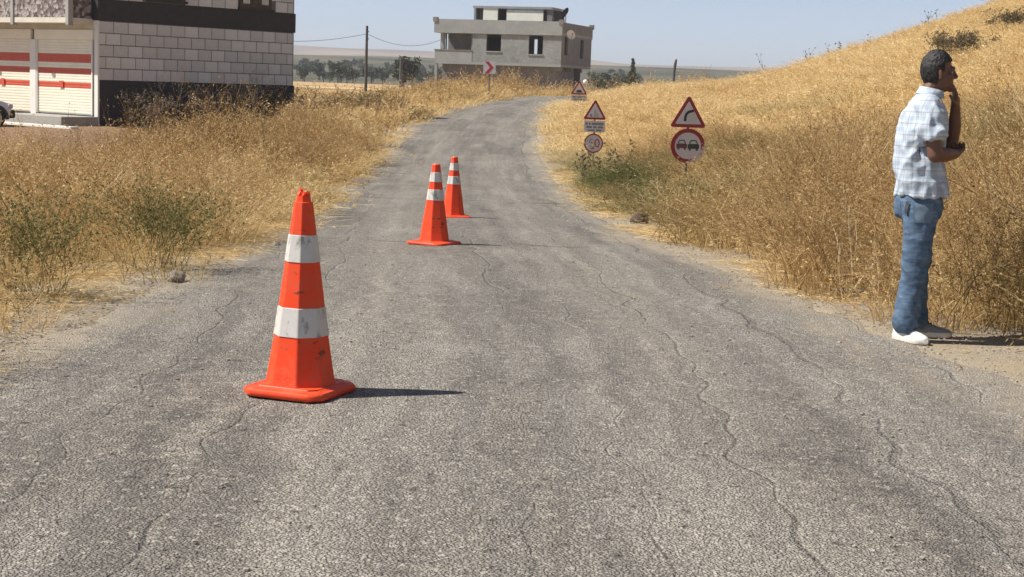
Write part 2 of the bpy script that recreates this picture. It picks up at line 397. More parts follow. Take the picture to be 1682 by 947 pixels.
def octring(hw, z, rot=0.0, n=8, soft=True):
    """octagon with slightly rounded corners, hw = half width across flats"""
    pts = []; r = hw / math.cos(math.pi / 8)
    for k in range(8):
        a0 = math.pi / 8 + k * math.pi / 4
        p = Vector((math.cos(a0), math.sin(a0))) * r
        q0 = Vector((math.cos(a0 - math.pi / 4), math.sin(a0 - math.pi / 4))) * r; q1 = Vector((math.cos(a0 + math.pi / 4), math.sin(a0 + math.pi / 4))) * r
        for t in (.10, .03): pts.append(p.lerp(q0, t))
        for t in (.03, .10): pts.append(p.lerp(q1, t))
    return [(p.x, p.y, z) for p in pts]
def chamfer_sq(h, ch, z):
    p = []
    for sx, sy in ((1, 1), (-1, 1), (-1, -1), (1, -1)):
        a, b_ = (sx * h, sy * (h - ch)), (sx * (h - ch), sy * h)
        p += [a, b_] if sx * sy > 0 else [b_, a]
    q = []
    for i in range(8):
        a = Vector(p[i]); b_ = Vector(p[(i + 1) % 8]); o = Vector(p[i - 1])
        q += [a.lerp(o, .06), a.lerp(b_, .06)]
    return [(v_.x, v_.y, z) for v_ in q]
def make_cone(H, hwb, hwt, base_h, bands, label, group, hook=False):
    root = empty('traffic_cone'); tag(root, label, 'traffic cone', group)
    bm = MB(); t = .045 * H
    bm.loft([chamfer_sq(base_h * .97, .05, 0), chamfer_sq(base_h, .05, .008), chamfer_sq(base_h, .05, t * .55), chamfer_sq(base_h * .97, .05, t * .8), chamfer_sq(base_h * .80, .045, t), chamfer_sq(hwb * 1.12, .03, t * 1.12)])
    bm.build('base', m_orange, root, 40)
    z0, z1 = t * 1.05, H * (.94 if hook else .985)
    hw = lambda z: hwb + (hwt - hwb) * (z - z0) / (z1 - z0)
    bm = MB(); zs = [z0] + [z for b_ in sorted(bands) for z in b_] + [z1]
    rings = [octring(hw(z0) * 1.06, z0), octring(hw(z0 + .015) * 1.03, z0 + .02)] + [octring(hw(z), z) for z in zs[1:]]
    if hook:
        rings += [octring(hwt * .80, z1 + .003), octring(hwt * .72, z1 + .03)]
    else:
        rings += [octring(hwt * .7, z1 + .010)]
    bm.loft(rings).build('body', m_orange, root, 25)
    for a, b_ in bands:
        MB().loft([octring(hw(a) + .001, a), octring(hw(a) + .0035, a + .002), octring(hw(b_) + .0035, b_ - .002), octring(hw(b_) + .001, b_)], cap=False).build('reflective_band', m_band, root, 25)
    if hook:
        bm = MB()   # torn rubber lugs of the lifting ring
        for k, (a0, hh, ww) in enumerate(((.3, .020, .012), (1.8, .012, .011), (2.9, .030, .013), (4.1, .016, .012), (5.4, .012, .011))):
            x, y = .0185 * math.cos(a0), .0185 * math.sin(a0); zb = z1 + .030
            bm.tube([(x * 1.1, y * 1.1, zb), (x, y, zb + hh * .6), (x * .7, y * .7, zb + hh)], [ww, ww * .9, ww * .55], 6)
        bm.tube([(0, 0, z1 + .02), (0, 0, z1 + .046)], [.022, .018], 8)
        bm.build('lifting_ring', m_orange, root, 40)
    else:
        bm = MB(); bm.loft([octring(hwt * 1.02, z1 - .055 * H), octring(hwt * 1.07, z1 - .05 * H), octring(hwt * 1.03, z1 + .004), octring(hwt * .8, z1 + .014)]); bm.build('cap', m_orange, root, 30)
    return root
c1 = make_cone(.93, .143, .040, .206, [(.268, .400), (.605, .728)], 'largest orange traffic cone with scuffed white bands in the foreground', 'traffic cones down the lane', True)
p = ground_at(493, 646); c1.location = (p.x, p.y, p.z + .006); c1.rotation_euler = (0, 0, R(-22))
c2 = make_cone(.75, .128, .036, .205, [(.415, .515), (.585, .675)], 'middle orange traffic cone, standing before the farthest of the three', 'traffic cones down the lane')
p = ground_at(713, 402); c2.location = (p.x, p.y, p.z + .008); c2.rotation_euler = (0, 0, R(-33))
c3 = copy_tree(c2); c3['label'] = 'farthest orange traffic cone, half hidden behind the middle cone'
p = ground_at(744, 358); c3.location = (p.x, p.y, p.z + .008); c3.rotation_euler = (0, 0, R(14))

# ------------------------------------------------------------------ road signs
m_red = simple('sign_red', (.30, .022, .03), .45, .2, 9, dark=.25)
m_white = simple('sign_white', (.58, .555, .55), .5, .10, 5, dark=.15)
m_black = simple('sign_black', (.025, .027, .03), .5, .2, 8)
m_grey = simple('sign_grey_print', (.20, .19, .19), .6, .2, 8)
m_fade = simple('faded_print', (.42, .38, .36), .6, .2, 8)
m_post = simple('rusty_galvanised_post', (.22, .17, .13), .6, .35, 12, .2, dark=.4)
m_plateback = simple('sign_back', (.30, .31, .31), .5, .15, 6, .4)
m_worn, nt, b = mat_new('worn_red_ring'); v = coords(nt); sx = N(nt, 'ShaderNodeSeparateXYZ'); L(nt, v, sx.inputs[0])
k = math_(nt, 'ADD', math_(nt, 'MULTIPLY', math_(nt, 'SUBTRACT', sx.outputs[0], sx.outputs[2]), 1.9), math_(nt, 'MULTIPLY', math_(nt, 'SUBTRACT', noise_(nt, v, 9, 6, .7), .5), 1.6))
k = ramp(nt, k, [(.50, 0.), (.58, 1.)])
c = mixc(nt, k, (.28, .02, .025), (.55, .47, .44)); L(nt, c, b.inputs['Base Color']); b.inputs['Roughness'].default_value = .5
def tri_pts(side, rad, z0):
    """upright triangle with rounded corners, bottom edge at z0"""
    h = side * math.sqrt(3) / 2; cs = [(-side / 2, 0, 210), (side / 2, 0, 330), (0, h, 90)]
    pts = []
    for x, z, a in cs:
        d = R(a); cx, cz = x - math.cos(d) * rad * 2, z - math.sin(d) * rad * 2
        for k in range(-3, 4): pts.append((cx + rad * math.cos(d + k * R(20)), cz + rad * math.sin(d + k * R(20)) + z0))
    return pts
def circ(r, cx=0, cz=0, n=40): return [(cx + r * math.cos(2 * math.pi * k / n), cz + r * math.sin(2 * math.pi * k / n)) for k in range(n)]
def ringmesh(ro, ri, y0, y1, n=48):
    bm = MB(); prof = [(ro, y0), (ro, y1), (ri, y1), (ri, y0)]
    rings = [[(r * math.cos(2 * math.pi * k / n), y, r * math.sin(2 * math.pi * k / n)) for r, y in prof] for k in range(n)]
    vr = [[bm.bm.verts.new(p) for p in r] for r in rings]
    for i in range(n):
        a, b_ = vr[i], vr[(i + 1) % n]
        for j in range(4): bm.bm.faces.new((a[j], a[(j + 1) % 4], b_[(j + 1) % 4], b_[j]))
    return bm
def post(root, h, r=.03):
    bm = MB(); bm.tube([(0, .045, -.3), (0, .045, h)], r, 10); bm.build('post', m_post, root, 40)
def tri_panel(root, side, z0):
    f = MB().prism(tri_pts(side, side * .055, z0), -.004, .012).build('warning_triangle', m_red, root)
    MB().prism(tri_pts(side * .70, side * .02, z0 + side * .088), -.008, -.0045).build('white_field', m_white, f)
    MB().box(-.03, .03, .012, .03, z0 + side * .2, z0 + side * .5).build('bracket', m_plateback, f)
    return f
def ribbon2d(pts, w):
    """flat thick line in x,z: outline of constant width"""
    l, r_ = [], []
    for i, p_ in enumerate(pts):
        a, b_ = Vector(pts[max(i - 1, 0)]), Vector(pts[min(i + 1, len(pts) - 1)]); d = (b_ - a).normalized(); n = Vector((-d.y, d.x)) * w / 2
        l.append((p_[0] + n.x, p_[1] + n.y)); r_.append((p_[0] - n.x, p_[1] - n.y))
    return l, r_
def ribbon(bm, pts, w, y0, y1):
    l, r_ = ribbon2d(pts, w)
    rings = [[(a[0], y0, a[1]), (b_[0], y0, b_[1]), (b_[0], y1, b_[1]), (a[0], y1, a[1])] for a, b_ in zip(l, r_)]
    bm.loft(rings)
def text_part(txt, size, loc, mat, parent, name, sx=1.0):
    cu = bpy.data.curves.new(name, 'FONT'); cu.body = txt; cu.size = size; cu.align_x = 'CENTER'; cu.align_y = 'CENTER'; cu.extrude = .0015; cu.resolution_u = 4
    o = bpy.data.objects.new(name, cu); me_ = bpy.data.meshes.new_from_object(o); bpy.data.objects.remove(o); bpy.data.curves.remove(cu)
    me_.transform(Matrix.Translation(loc) @ Matrix.Rotation(math.pi / 2, 4, 'X') @ Matrix.Diagonal((sx, 1, 1, 1)))
    me_.name = name; return link(name, me_, mat, parent)

# bend sign with the no-overtaking disc below
p = at_depth(1130, 209, 30.0); gz = th(p.x, p.y); zb = p.z - gz
s1_ = empty('road_sign', (p.x, p.y, gz), R(4)); tag(s1_, 'red triangle road sign with right bend arrow above a no-overtaking disc', 'road sign', 'road signs on the right verge')
post(s1_, zb + .45)
f = tri_panel(s1_, .71, zb)
bm = MB(); ribbon(bm, [(-.062, zb + .115), (-.06, zb + .19), (-.045, zb + .245), (-.01, zb + .285), (.04, zb + .305), (.098, zb + .315)], .05, -.0115, -.0085); bm.build('bend_arrow', m_black, f)
d = ringmesh(.325, .25, -.006, .012).build('no_overtaking_disc', m_worn, s1_, 40); d.location = (.015, 0, zb - .345)
MB().prism(circ(.252), -.0035, .010).build('white_field', m_white, d)
def car_icon(bm, cx, cz, s):
    y0, y1 = -.0075, -.004
    bm.prism([(cx - .088 * s, cz - .045 * s), (cx + .088 * s, cz - .045 * s), (cx + .092 * s, cz + .015 * s), (cx + .07 * s, cz + .032 * s), (cx - .07 * s, cz + .032 * s), (cx - .092 * s, cz + .015 * s)], y0, y1)
    ribbon(bm, [(cx - .062 * s, cz + .036 * s), (cx - .04 * s, cz + .085 * s), (cx + .04 * s, cz + .085 * s), (cx + .062 * s, cz + .036 * s)], .018 * s, y0, y1)
    for k in (-1, 1): bm.box(cx + k * .055 * s - .016 * s, cx + k * .055 * s + .016 * s, y0, y1, cz - .072 * s, cz - .046 * s)
bm = MB(); car_icon(bm, -.118, .005, 1.12); bm.build('car_symbol', simple('faded_red_print', (.13, .05, .05), .6, .3, 20), d)
bm = MB(); car_icon(bm, .105, .0, 1.2); bm.build('car_symbol', simple('dark_print', (.035, .05, .04), .6, .3, 20), d)

# far warning triangle, text plate and the 50 disc
def plate(root, w, h, z0, lines):
    f = MB().box(-w / 2, w / 2, -.004, .010, z0, z0 + h).build('text_plate', m_white, root)
    bm = MB()
    for zc, segs, hh in lines:
        for a, b_ in segs: bm.box(w * (a - .5), w * (b_ - .5), -.0075, -.0045, z0 + h * (zc - hh), z0 + h * (zc + hh))
    bm.build('worn_lettering', m_grey, f); return f
p = at_depth(977, 196, 40.5); gz = th(p.x, p.y); zb = (p.z - gz) / .86
s2 = empty('road_sign', (p.x, p.y, gz), R(3)); s2.scale = (.86, .86, .86); tag(s2, 'road sign with triangle, text plate and faded 50 disc, half in the weeds', 'road sign', 'road signs on the right verge')
post(s2, zb + .4)
f = tri_panel(s2, .70, zb)
bm = MB()   # worn picture: a small block at left and a slope of falling pieces
bm.prism([(-.15, zb + .085), (-.09, zb + .085), (-.095, zb + .17), (-.14, zb + .15)], -.0115, -.0085)
bm.build('symbol', m_grey, f)
bm = MB(); bm.prism([(-.04, zb + .09), (.13, zb + .09), (.10, zb + .14), (.03, zb + .21), (.02, zb + .30), (-.03, zb + .26), (-.02, zb + .16)], -.0115, -.0085)
bm.build('faded_symbol', m_fade, f)
plate(s2, .62, .33, zb - .37, [(.74, [(.06, .16), (.22, .30), (.36, .92)], .10), (.44, [(.10, .38), (.44, .60), (.66, .90)], .09), (.16, [(.18, .52), (.58, .84)], .07)])
d = ringmesh(.285, .245, -.006, .012).build('speed_limit_disc', m_red, s2, 40); d.location = (-.01, 0, zb - .70)
MB().prism(circ(.247), -.0035, .010).build('white_field', m_white, d)
m_fade2 = simple('faded_digit', (.33, .25, .24), .6, .2, 8)
text_part('5', .34, (-.075, -.006, 0), m_fade2, d, 'digit')
text_part('0', .36, (.105, -.006, -.005), m_red, d, 'digit')

p = at_depth(951, 155, 66.0); gz = th(p.x, p.y); zb = p.z - gz
s3 = empty('road_sign', (p.x, p.y, gz), R(3)); tag(s3, 'smallest, farthest triangle road sign with text plate and round white lamp', 'road sign', 'road signs on the right verge')
post(s3, zb + .35)
f = tri_panel(s3, .70, zb)
bm = MB(); bm.prism([(-.12, zb + .085), (.12, zb + .085), (.11, zb + .15), (.05, zb + .20), (-.06, zb + .19), (-.11, zb + .14)], -.0115, -.0085)
bm.build('symbol', m_black, f)
plate(s3, .66, .26, zb - .28, [(.70, [(.08, .34), (.40, .90)], .11), (.32, [(.14, .55), (.62, .86)], .10)])
bm = MB(); bmesh.ops.create_uvsphere(bm.bm, u_segments=16, v_segments=10, radius=.10); bm.build('lamp_globe', simple('white_globe', (.8, .8, .78), .25, .05, 4), s3, True).location = (.25, .02, zb + .53)
bm = MB(); bm.tube([(.0, .04, zb + .33), (.2, .04, zb + .38), (.25, .02, zb + .44)], .015, 6); bm.build('lamp_arm', m_post, s3, True)

# chevron board
p = at_depth(804, 110.5, 76.0); gz = th(p.x, p.y); zc = p.z - gz
s4 = empty('chevron_sign', (p.x, p.y, gz), R(-4)); tag(s4, 'square white board with red chevron pointing right, outside of the bend', 'road sign')
post(s4, zc + .2, .035)
f = MB().box(-.29, .29, -.004, .012, zc - .30, zc + .30).build('board', m_white, s4)
bm = MB(); bm.prism([(-.22, zc - .28), (-.04, zc - .28), (.20, zc), (-.04, zc + .28), (-.22, zc + .28), (.02, zc)], -.0075, -.0045); bm.build('chevron', simple('chevron_red', (.42, .03, .06), .5, .15, 6), f)
# ------------------------------------------------------------------ tiled shop house on the left
m_block = simple('grey_white_cladding', (.66, .66, .665), .8, .14, 3, bump=.004)
m_block2 = simple('grey_white_cladding_b', (.57, .57, .575), .8, .14, 3, bump=.004)
m_joint = simple('dark_joint', (.15, .145, .145), .9, .2, 8)
m_dark = simple('dark_slate_paint', (.030, .028, .034), .7, .3, 4, bump=.004)
m_cream = simple('cream_render', (.62, .58, .48), .8, .10, 2)
m_wpaint = simple('white_paint', (.74, .72, .66), .6, .08, 3)
m_slat = simple('cream_shutter_metal', (.78, .74, .60), .45, .06, 2, .0)
m_stripe = simple('red_shutter_metal', (.55, .085, .04), .5, .12, 3)
m_frame = simple('black_window_frame', (.02, .02, .022), .4, .2, 5)
m_curt = simple('pale_curtain', (.55, .54, .52), .9, .12, 4)
m_conc = simple('site_concrete', (.34, .33, .30), .9, .16, 1.3, bump=.01, dark=.15)
m_glass, nt, b = mat_new('window_glass'); b.inputs['Base Color'].default_value = (.03, .035, .04, 1); b.inputs['Roughness'].default_value = .05
m_speck, nt, b = mat_new('speckled_parapet'); v = coords(nt)
vo = N(nt, 'ShaderNodeTexVoronoi'); vo.inputs['Scale'].default_value = 9; L(nt, v, vo.inputs['Vector']); sc_ = N(nt, 'ShaderNodeSeparateColor'); L(nt, vo.outputs['Color'], sc_.inputs[0])
c = ramp(nt, sc_.outputs[0], [(.2, (.10, .075, .07)), (.5, (.20, .165, .15)), (.8, (.36, .32, .30))]); L(nt, c, b.inputs['Base Color']); b.inputs['Roughness'].default_value = .9
bump_(nt, vo.outputs['Distance'], .8, .03, b)

p = at_depth(161, 203, 50.0); gz0 = p.z
HS = empty('shop_house', (p.x, p.y, gz0), R(51.3)); tag(HS, 'block clad house with black bands and roller shutters under a balcony', 'house')
LU, LF = 8.35, 9.5                                   # side wall along x, shop front along y
core = MB().box(.03, LU - .03, .03, LF, -.8, 6.6).build('wall', m_joint, HS)
MB().box(-.012, LU + .012, -.012, LF, -.8, 1.37).build('black_plinth', m_dark, HS)
MB().box(-.02, LU + .02, -.02, LF, 3.22, 3.88).build('black_band', m_dark, HS)
# cladding blocks, one object each
bw, bh, jt = .57, .368, .026
def block_me(w, mat):
    bm = MB(); bm.box(-w / 2, w / 2, 0, .05, 0, bh - jt, bev=.008); o = bm.build('block', mat); me_ = o.data; bpy.data.objects.remove(o); return me_
bms = [block_me(bw - jt, m_block), block_me(bw - jt, m_block2)]; half = [block_me(bw / 2 - jt, m_block), block_me(bw / 2 - jt, m_block2)]
sideP = MB().box(.05, LU - .05, -.006, .028, 1.38, 3.215).build('cladding', m_joint, HS)
sideU = MB().box(.05, LU - .05, -.006, .028, 3.885, 6.6).build('upper_cladding', m_joint, HS)
wins = [(2.02, 3.32, 4.02, 5.5), (5.85, 7.12, 3.98, 5.5)]
for par, z0, rows in ((sideP, 1.375, 5), (sideU, 3.89, 7)):
    for r_ in range(rows):
        z = z0 + r_ * bh; xs = 0.0; k = 0
        off = r_ % 2
        while xs < LU - .05:
            w = bw / 2 if (off and k == 0) else bw
            if xs + w > LU: w = bw / 2
            if xs + w > LU + .02: break
            xc = xs + w / 2
            if par is sideP or not any(a - .2 < xc < b_ + .2 and z + bh > c_ and z < d_ for a, b_, c_, d_ in wins):
                me_ = random.choice(bms if w > .4 else half)
                o = link('block', me_, None, par); o.location = (xc, -.022 + random.uniform(-.003, .003), z)
            xs += w; k += 1
for a, b_, c_, d_ in wins:
    w = MB().box(a - .10, b_ + .10, -.03, .02, c_ - .02, d_ + .05).build('window', m_frame, HS)
    n = 3
    for i in range(n):
        x0 = a + (b_ - a) / n * i + .06; x1 = a + (b_ - a) / n * (i + 1) - .06
        MB().box(x0, x1, -.045, -.025, c_ + .12, d_ - .05).build('pane', m_curt if i != 1 else m_glass, w)
    MB().box(a - .16, b_ + .16, -.10, -.032, c_ - .10, c_ - .02).build('sill', m_dark, w)
MB().box(-.9, LU + .3, -.3, LF, 6.603, 6.85).build('roof_slab', m_conc, HS)
# shop front
MB().box(-.035, .028, -.03, .15, -.3, 3.21).build('corner_post', m_wpaint, HS)
MB().box(-.028, .028, .152, LF, 2.93, 3.21).build('lintel', m_cream, HS)
MB().box(-.03, .028, .16, 6.8, 3.885, 6.6).build('front_upper_wall', m_cream, HS)
def shutter(y0, y1):
    s = MB().box(-.02, .025, y0, y1, .25, 2.6).build('roller_shutter', m_slat, HS)
    me_s = None
    zz = .27; stripes = [(1.06, 1.26), (1.53, 1.73), (1.91, 2.11)]; k = 0
    while zz < 2.58:
        st = any(a - .02 <= zz + .045 <= b_ + .02 for a, b_ in stripes)
        key = m_stripe if st else m_slat
        bm = MB(); bm.loft([[(-.022, y, zz), (-.032, y, zz + .010), (-.036, y, zz + .045), (-.033, y, zz + .080), (-.022, y, zz + .088)] for y in (y0 + .03, y1 - .03)], cap=True)
        bm.build('slat', key, s, None); zz += .09
    MB().box(-.12, -.001, y0 - .08, y1 + .08, 2.605, 2.925, bev=.02).build('shutter_box', m_slat, HS)
    MB().box(-.075, -.021, y0 - .02, y0 + .03, .25, 2.6).build('guide_rail', m_wpaint, HS)
    MB().box(-.075, -.021, y1 - .03, y1 + .02, .25, 2.6).build('guide_rail', m_wpaint, HS)
    MB().box(-.07, -.051, (y0 * .45 + y1 * .55) - .10, (y0 * .45 + y1 * .55) + .10, 1.08, 1.30).build('lock_box', m_stripe, s)
shutter(.22, 3.15); shutter(3.50, 6.4)
MB().box(-.09, .028, 3.18, 3.47, -.3, 2.6).build('pillar', m_wpaint, HS)
MB().box(-.03, .028, 6.55, LF, -.3, 2.92).build('front_wall', m_cream, HS)
# balcony
bal = MB().box(-.92, -.03, .25, 7.5, 3.10, 3.26).build('balcony', m_cream, HS)
MB().box(-.92, -.82, .30, 7.45, 3.265, 4.1).build('parapet', m_speck, bal)
MB().box(-.81, -.035, .30, .40, 3.265, 4.1).build('parapet', m_speck, bal)
for y in (.27, 3.2, 6.2): MB().box(-.96, -.78, y - .07, y + .09, 3.02, 4.25, bev=.015).build('balcony_post', m_conc, bal)
MB().box(-.98, -.78, .20, 7.5, 4.105, 4.17).build('coping', m_wpaint, bal)
# steps and kerb slabs in front of the shutters
M_ = HS.matrix_basis.copy()
def slab(name, x0, x1, y0, y1, z0, z1, mat, label, cat):
    o = MB().box(x0, x1, y0, y1, z0, z1, bev=.015).build(name, mat); o.location = HS.location; o.rotation_euler = HS.rotation_euler; tag(o, label, cat); return o
slab('loading_step', -1.5, -.13, -.2, 3.1, -.8, .22, m_conc, 'raised concrete loading step below the right shutter', 'step')
o = slab('kerb_slab', -2.6, -2.3, -2.2, 2.6, -.5, .0, m_wpaint, 'pale kerb slab lying before the loading step', 'kerb')
slab('forecourt', -6.5, -2.62, 3.2, 12, -.9, -.10, m_conc, 'concrete forecourt edge beneath the parked car', 'forecourt')

# ------------------------------------------------------------------ unfinished concrete house
p = at_depth(921, 110, 138.5); gzc = .6
K = empty('concrete_house', (p.x, p.y, gzc), R(-17.5)); tag(K, 'unfinished bare concrete house with empty window openings and flat roof', 'house')
S0 = p.z - gzc; W, D = 11.7, 10.0                     # slab bottom height above ground; x from -W to 0
zs0, zs1, zw0, zw1, zr0, zr1 = S0, S0 + .22, S0 + 1.17, S0 + 2.72, S0 + 2.92, S0 + 3.9
m_raw = simple('raw_concrete', (.235, .252, .252), .92, .34, .55, bump=.02, dark=.3)
m_raw2 = simple('raw_concrete_smooth', (.272, .288, .287), .92, .14, .8, bump=.015, dark=.15)
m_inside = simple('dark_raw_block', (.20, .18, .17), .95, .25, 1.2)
m_lime = simple('limewashed_wall', (.76, .74, .64), .85, .08, 1.5)
m_brickg = simple('bare_block_wall', (.185, .183, .185), .95, .25, 1.4, bump=.02)
def wall_x(parent, name, mat, y0, y1, x0, x1, z0, z1, holes):
    """wall along x with rectangular holes (x0,x1,z0,z1), made of butted pieces in one mesh"""
    bm = MB(); xs = sorted({x0, x1, *[h[0] for h in holes], *[h[1] for h in holes]})
    for a, b_ in zip(xs[:-1], xs[1:]):
        hs = sorted([(h[2], h[3]) for h in holes if h[0] <= a + 1e-6 and h[1] >= b_ - 1e-6]); z = z0
        for c_, d_ in hs:
            if c_ > z: bm.box(a, b_, y0, y1, z, c_)
            z = d_
        if z < z1: bm.box(a, b_, y0, y1, z, z1)
    bmesh.ops.remove_doubles(bm.bm, verts=bm.bm.verts[:], dist=1e-4)
    # drop the internal faces between butted pieces
    seen = {}
    for f in list(bm.bm.faces):
        kk = tuple(round(v, 3) for v in f.calc_center_median()); seen.setdefault(kk, []).append(f)
    bmesh.ops.delete(bm.bm, geom=[f for v in seen.values() if len(v) > 1 for f in v], context='FACES_ONLY')
    return bm.build(name, mat, parent)
MB().box(-W, 0, 0, D, zs0, zs1).build('floor_slab', m_raw2, K)
# front wall: balcony part at the left stays open above the parapet
PX = lambda px: (px - 921) / 17.75
wx = PX(776)
wins2 = [(PX(799), PX(823), zw0 + .05, zw1), (PX(868), PX(891), zw0 - .12, zw1)]
wall_x(K, 'front_wall', m_raw, .02, .22, wx, -.02, zs1 + .002, zr0 - .22, wins2)
for a, b_, c_, d_ in wins2:
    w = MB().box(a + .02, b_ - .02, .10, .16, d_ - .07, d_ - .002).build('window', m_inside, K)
    MB().box(a - .06, b_ + .06, -.05, .018, c_ - .10, c_ - .005).build('sill', m_raw2, w)
MB().box(-W + .02, wx - .003, .0, .16, zs1 + .002, zw0 + .02).build('balcony_parapet', m_raw2, K)
MB().box(-W + .02, -W + .18, .163, 2.6, zs1 + .002, zw0 + .02).build('balcony_parapet', m_raw2, K)
MB().box(-W - .06, wx, -.05, .2, zw0 + .025, zw0 + .09).build('parapet_coping', m_inside, K)
MB().box(-W + .45, -W + .75, .25, .55, zs1 + .002, zr0 - .22).build('column', m_raw2, K)
MB().box(-W + .1, -W + .32, 2.0, 2.3, zs1 + .002, zr0 - .22).build('column', m_raw2, K)
MB().box(-W + .4, wx - .003, 2.62, 2.8, zs1 + .002, zr0 - .22).build('balcony_back_wall', m_inside, K)
MB().box(wx - .18, wx - .004, .225, 2.6, zs1 + .002, zr0 - .22).build('balcony_side_wall', m_inside, K)
MB().box(-W + .22, -W + .4, 2.8, D - .2, zs1 + .002, zr0 - .22).build('left_wall', m_raw, K)
# right wall with two narrow windows
def wall_y(parent, name, mat, x0, x1, y0, y1, z0, z1, holes):
    o = wall_x(parent, name, mat, -x1, -x0, y0, y1, z0, z1, holes)
    for v_ in o.data.vertices: v_.co = Vector((-v_.co.y, v_.co.x, v_.co.z))
    o.data.flip_normals(); return o
wall_y(K, 'right_wall', m_brickg, -.20, -.001, .225, D, zs1 + .002, zr0 - .22, [(1.0, 2.1, zw0 - .1, zw1 - .1), (6.2, 7.3, zw0 - .25, zw1 - .15)])
wall_x(K, 'back_wall', m_raw, D - .18, D, -W + .22, -.21, zs1 + .002, zr0 - .22, [(-5.50, -5.16, zw0 + .1, zw1 - .1), (-8.7, -8.0, zw0, zw1)])
MB().box(-W - .05, .05, -.12, D + .1, zr0 - .215, zr0 + .02).build('roof_slab', m_raw2, K)
# roof parapet
MB().box(-W - .05, .05, -.12, .05, zr0 + .023, zr1).build('roof_parapet', m_raw2, K)
MB().box(-.12, .05, .053, D + .1, zr0 + .023, zr1 - .05).build('roof_parapet', m_brickg, K)
MB().box(-W - .05, -W + .12, .053, D + .1, zr0 + .023, zr1).build('roof_parapet', m_raw2, K)
MB().box(-W + .123, -.123, D - .07, D + .1, zr0 + .023, zr1).build('roof_parapet', m_raw2, K)
for x, y in ((-W + .05, -.03), (-.05, -.03), (-.04, D)): MB().box(x - .2, x + .2, y - .16, y + .2, zr1 - .25, zr1 + .16).build('parapet_stub', m_inside, K)
MB().box(-2.1, -1.75, 3.0, 3.35, zr0 + .02, zr1 + .55).build('chimney', m_inside, K)
# roof room
y0 = 2.2; zt = zr1 + 1.12
MB().box(PX(762), PX(893), y0 - .06, 6.2, zt, zt + .20).build('roof_room_slab', m_raw2, K)
MB().box(PX(779), PX(803), y0, y0 + .2, zr0 + .02, zt - .003).build('roof_room_wall', m_lime, K)
MB().box(PX(818), PX(878), y0, y0 + .2, zr0 + .02, zt - .30).build('roof_room_wall', m_lime, K)
MB().box(PX(818), PX(878), y0 - .02, y0 + .2, zt - .297, zt - .003).build('roof_room_beam', m_raw, K)
MB().box(PX(884), PX(892), y0 + .1, y0 + .5, zr0 + .02, zt - .003).build('roof_room_column', m_inside, K)
MB().box(PX(764), PX(767), y0 - .1, y0 + .2, zr0 + .02, zt - .003).build('roof_room_column', m_raw, K)
MB().box(PX(763), PX(766), y0 + .25, 5.88, zr0 + .02, zt - .003).build('roof_room_side_wall', m_inside, K)
MB().box(PX(766.5), PX(779), y0 + .9, y0 + 1.0, zr0 + .02, zt - .003).build('roof_room_partition', m_inside, K)
MB().box(PX(762), PX(893), 5.9, 6.1, zr0 + .02, zt - .003).build('roof_room_back_wall', m_inside, K)
# ground floor set back below the slab
wall_x(K, 'ground_wall', m_brickg, 1.3, 1.5, -W + .3, -.6, -1.0, zs0 - .003, [])
MB().box(-W + .25, -W + .45, 1.503, 8.5, -1.0, zs0 - .003).build('ground_wall', m_raw, K)
MB().box(-.8, -.6, 1.503, 6.4, -1.0, zs0 - .003).build('ground_wall', m_brickg, K)
MB().box(-W + .3, -.6, 8.52, 8.7, -1.0, zs0 - .003).build('ground_wall', m_brickg, K)
MB().box(-W + .02, -W + .28, .02, .28, -1.0, zs0 - .003).build('ground_column', m_raw2, K)
for y in (.3, 3.5, 6.8): MB().box(-.9, -.002, y, y + .3, zs0 - .35, zs0 - .003).build('slab_bracket', m_inside, K)
# dishes
m_dishmat = simple('backlit_dark_dish', (.022, .024, .03), .85, .2, 3, spec=.1)  # near-black base colour carries the shade of the backlit roof dish
def dish(name, r, label, loc, rot, mat):
    t = empty(name, loc); t.rotation_euler = rot; tag(t, label, 'satellite dish')
    bm = MB(); n = 20; rings = []
    for rr, zz in ((.02, .0), (.35, .03), (.7, .11), (1, .22)): rings.append([(r * rr * math.cos(2 * math.pi * k / n), r * rr * math.sin(2 * math.pi * k / n), r * zz) for k in range(n)])
    for rr, zz in ((1, .25), (.7, .14), (.35, .06), (.02, .03)): rings.append([(r * rr * math.cos(2 * math.pi * k / n), r * rr * math.sin(2 * math.pi * k / n), r * zz) for k in range(n)])
    bm.loft(rings); bm.build('reflector', mat, t, 40)
    bm = MB(); bm.tube([(0, -r * .95, r * .2), (0, -r * .3, r * .75), (0, 0, r * .95)], .02, 6); bm.tube([(0, 0, r * .90), (0, 0, r * 1.12)], .05, 8); bm.build('feed_arm', m_inside, t)
    return t
KM = K.matrix_basis
q = Matrix.Translation(K.location) @ Matrix.Rotation(R(-17.5), 4, 'Z')
pd = q @ Vector((.0, 1.0, zr1 + .75))
d1 = dish('satellite_dish', .50, 'dark satellite dish standing on the concrete house roof', pd, (R(-25), R(-58), 0), m_dishmat)
bm = MB(); bm.tube([(0, 0, 0), (0, 0, -.1)], .03, 6); bm.build('dish_mount', m_inside, d1)
o = MB().tube([(0, 0, -.02), (0, 0, -.85)], .04, 6).build('mast', m_inside, d1); o.rotation_euler = Euler((R(-25), R(-58), 0)).to_matrix().inverted().to_euler()
pd = q @ Vector((.32, 1.6, zw1 + .1))
d2 = dish('satellite_dish', .42, 'smaller pale satellite dish fixed to the shaded side wall', pd, (R(75), 0, R(25)), m_wpaint)
bm = MB(); bm.tube([(0, 0, 0), (-.1, .1, -.25)], .03, 6); bm.build('dish_mount', m_inside, d2)
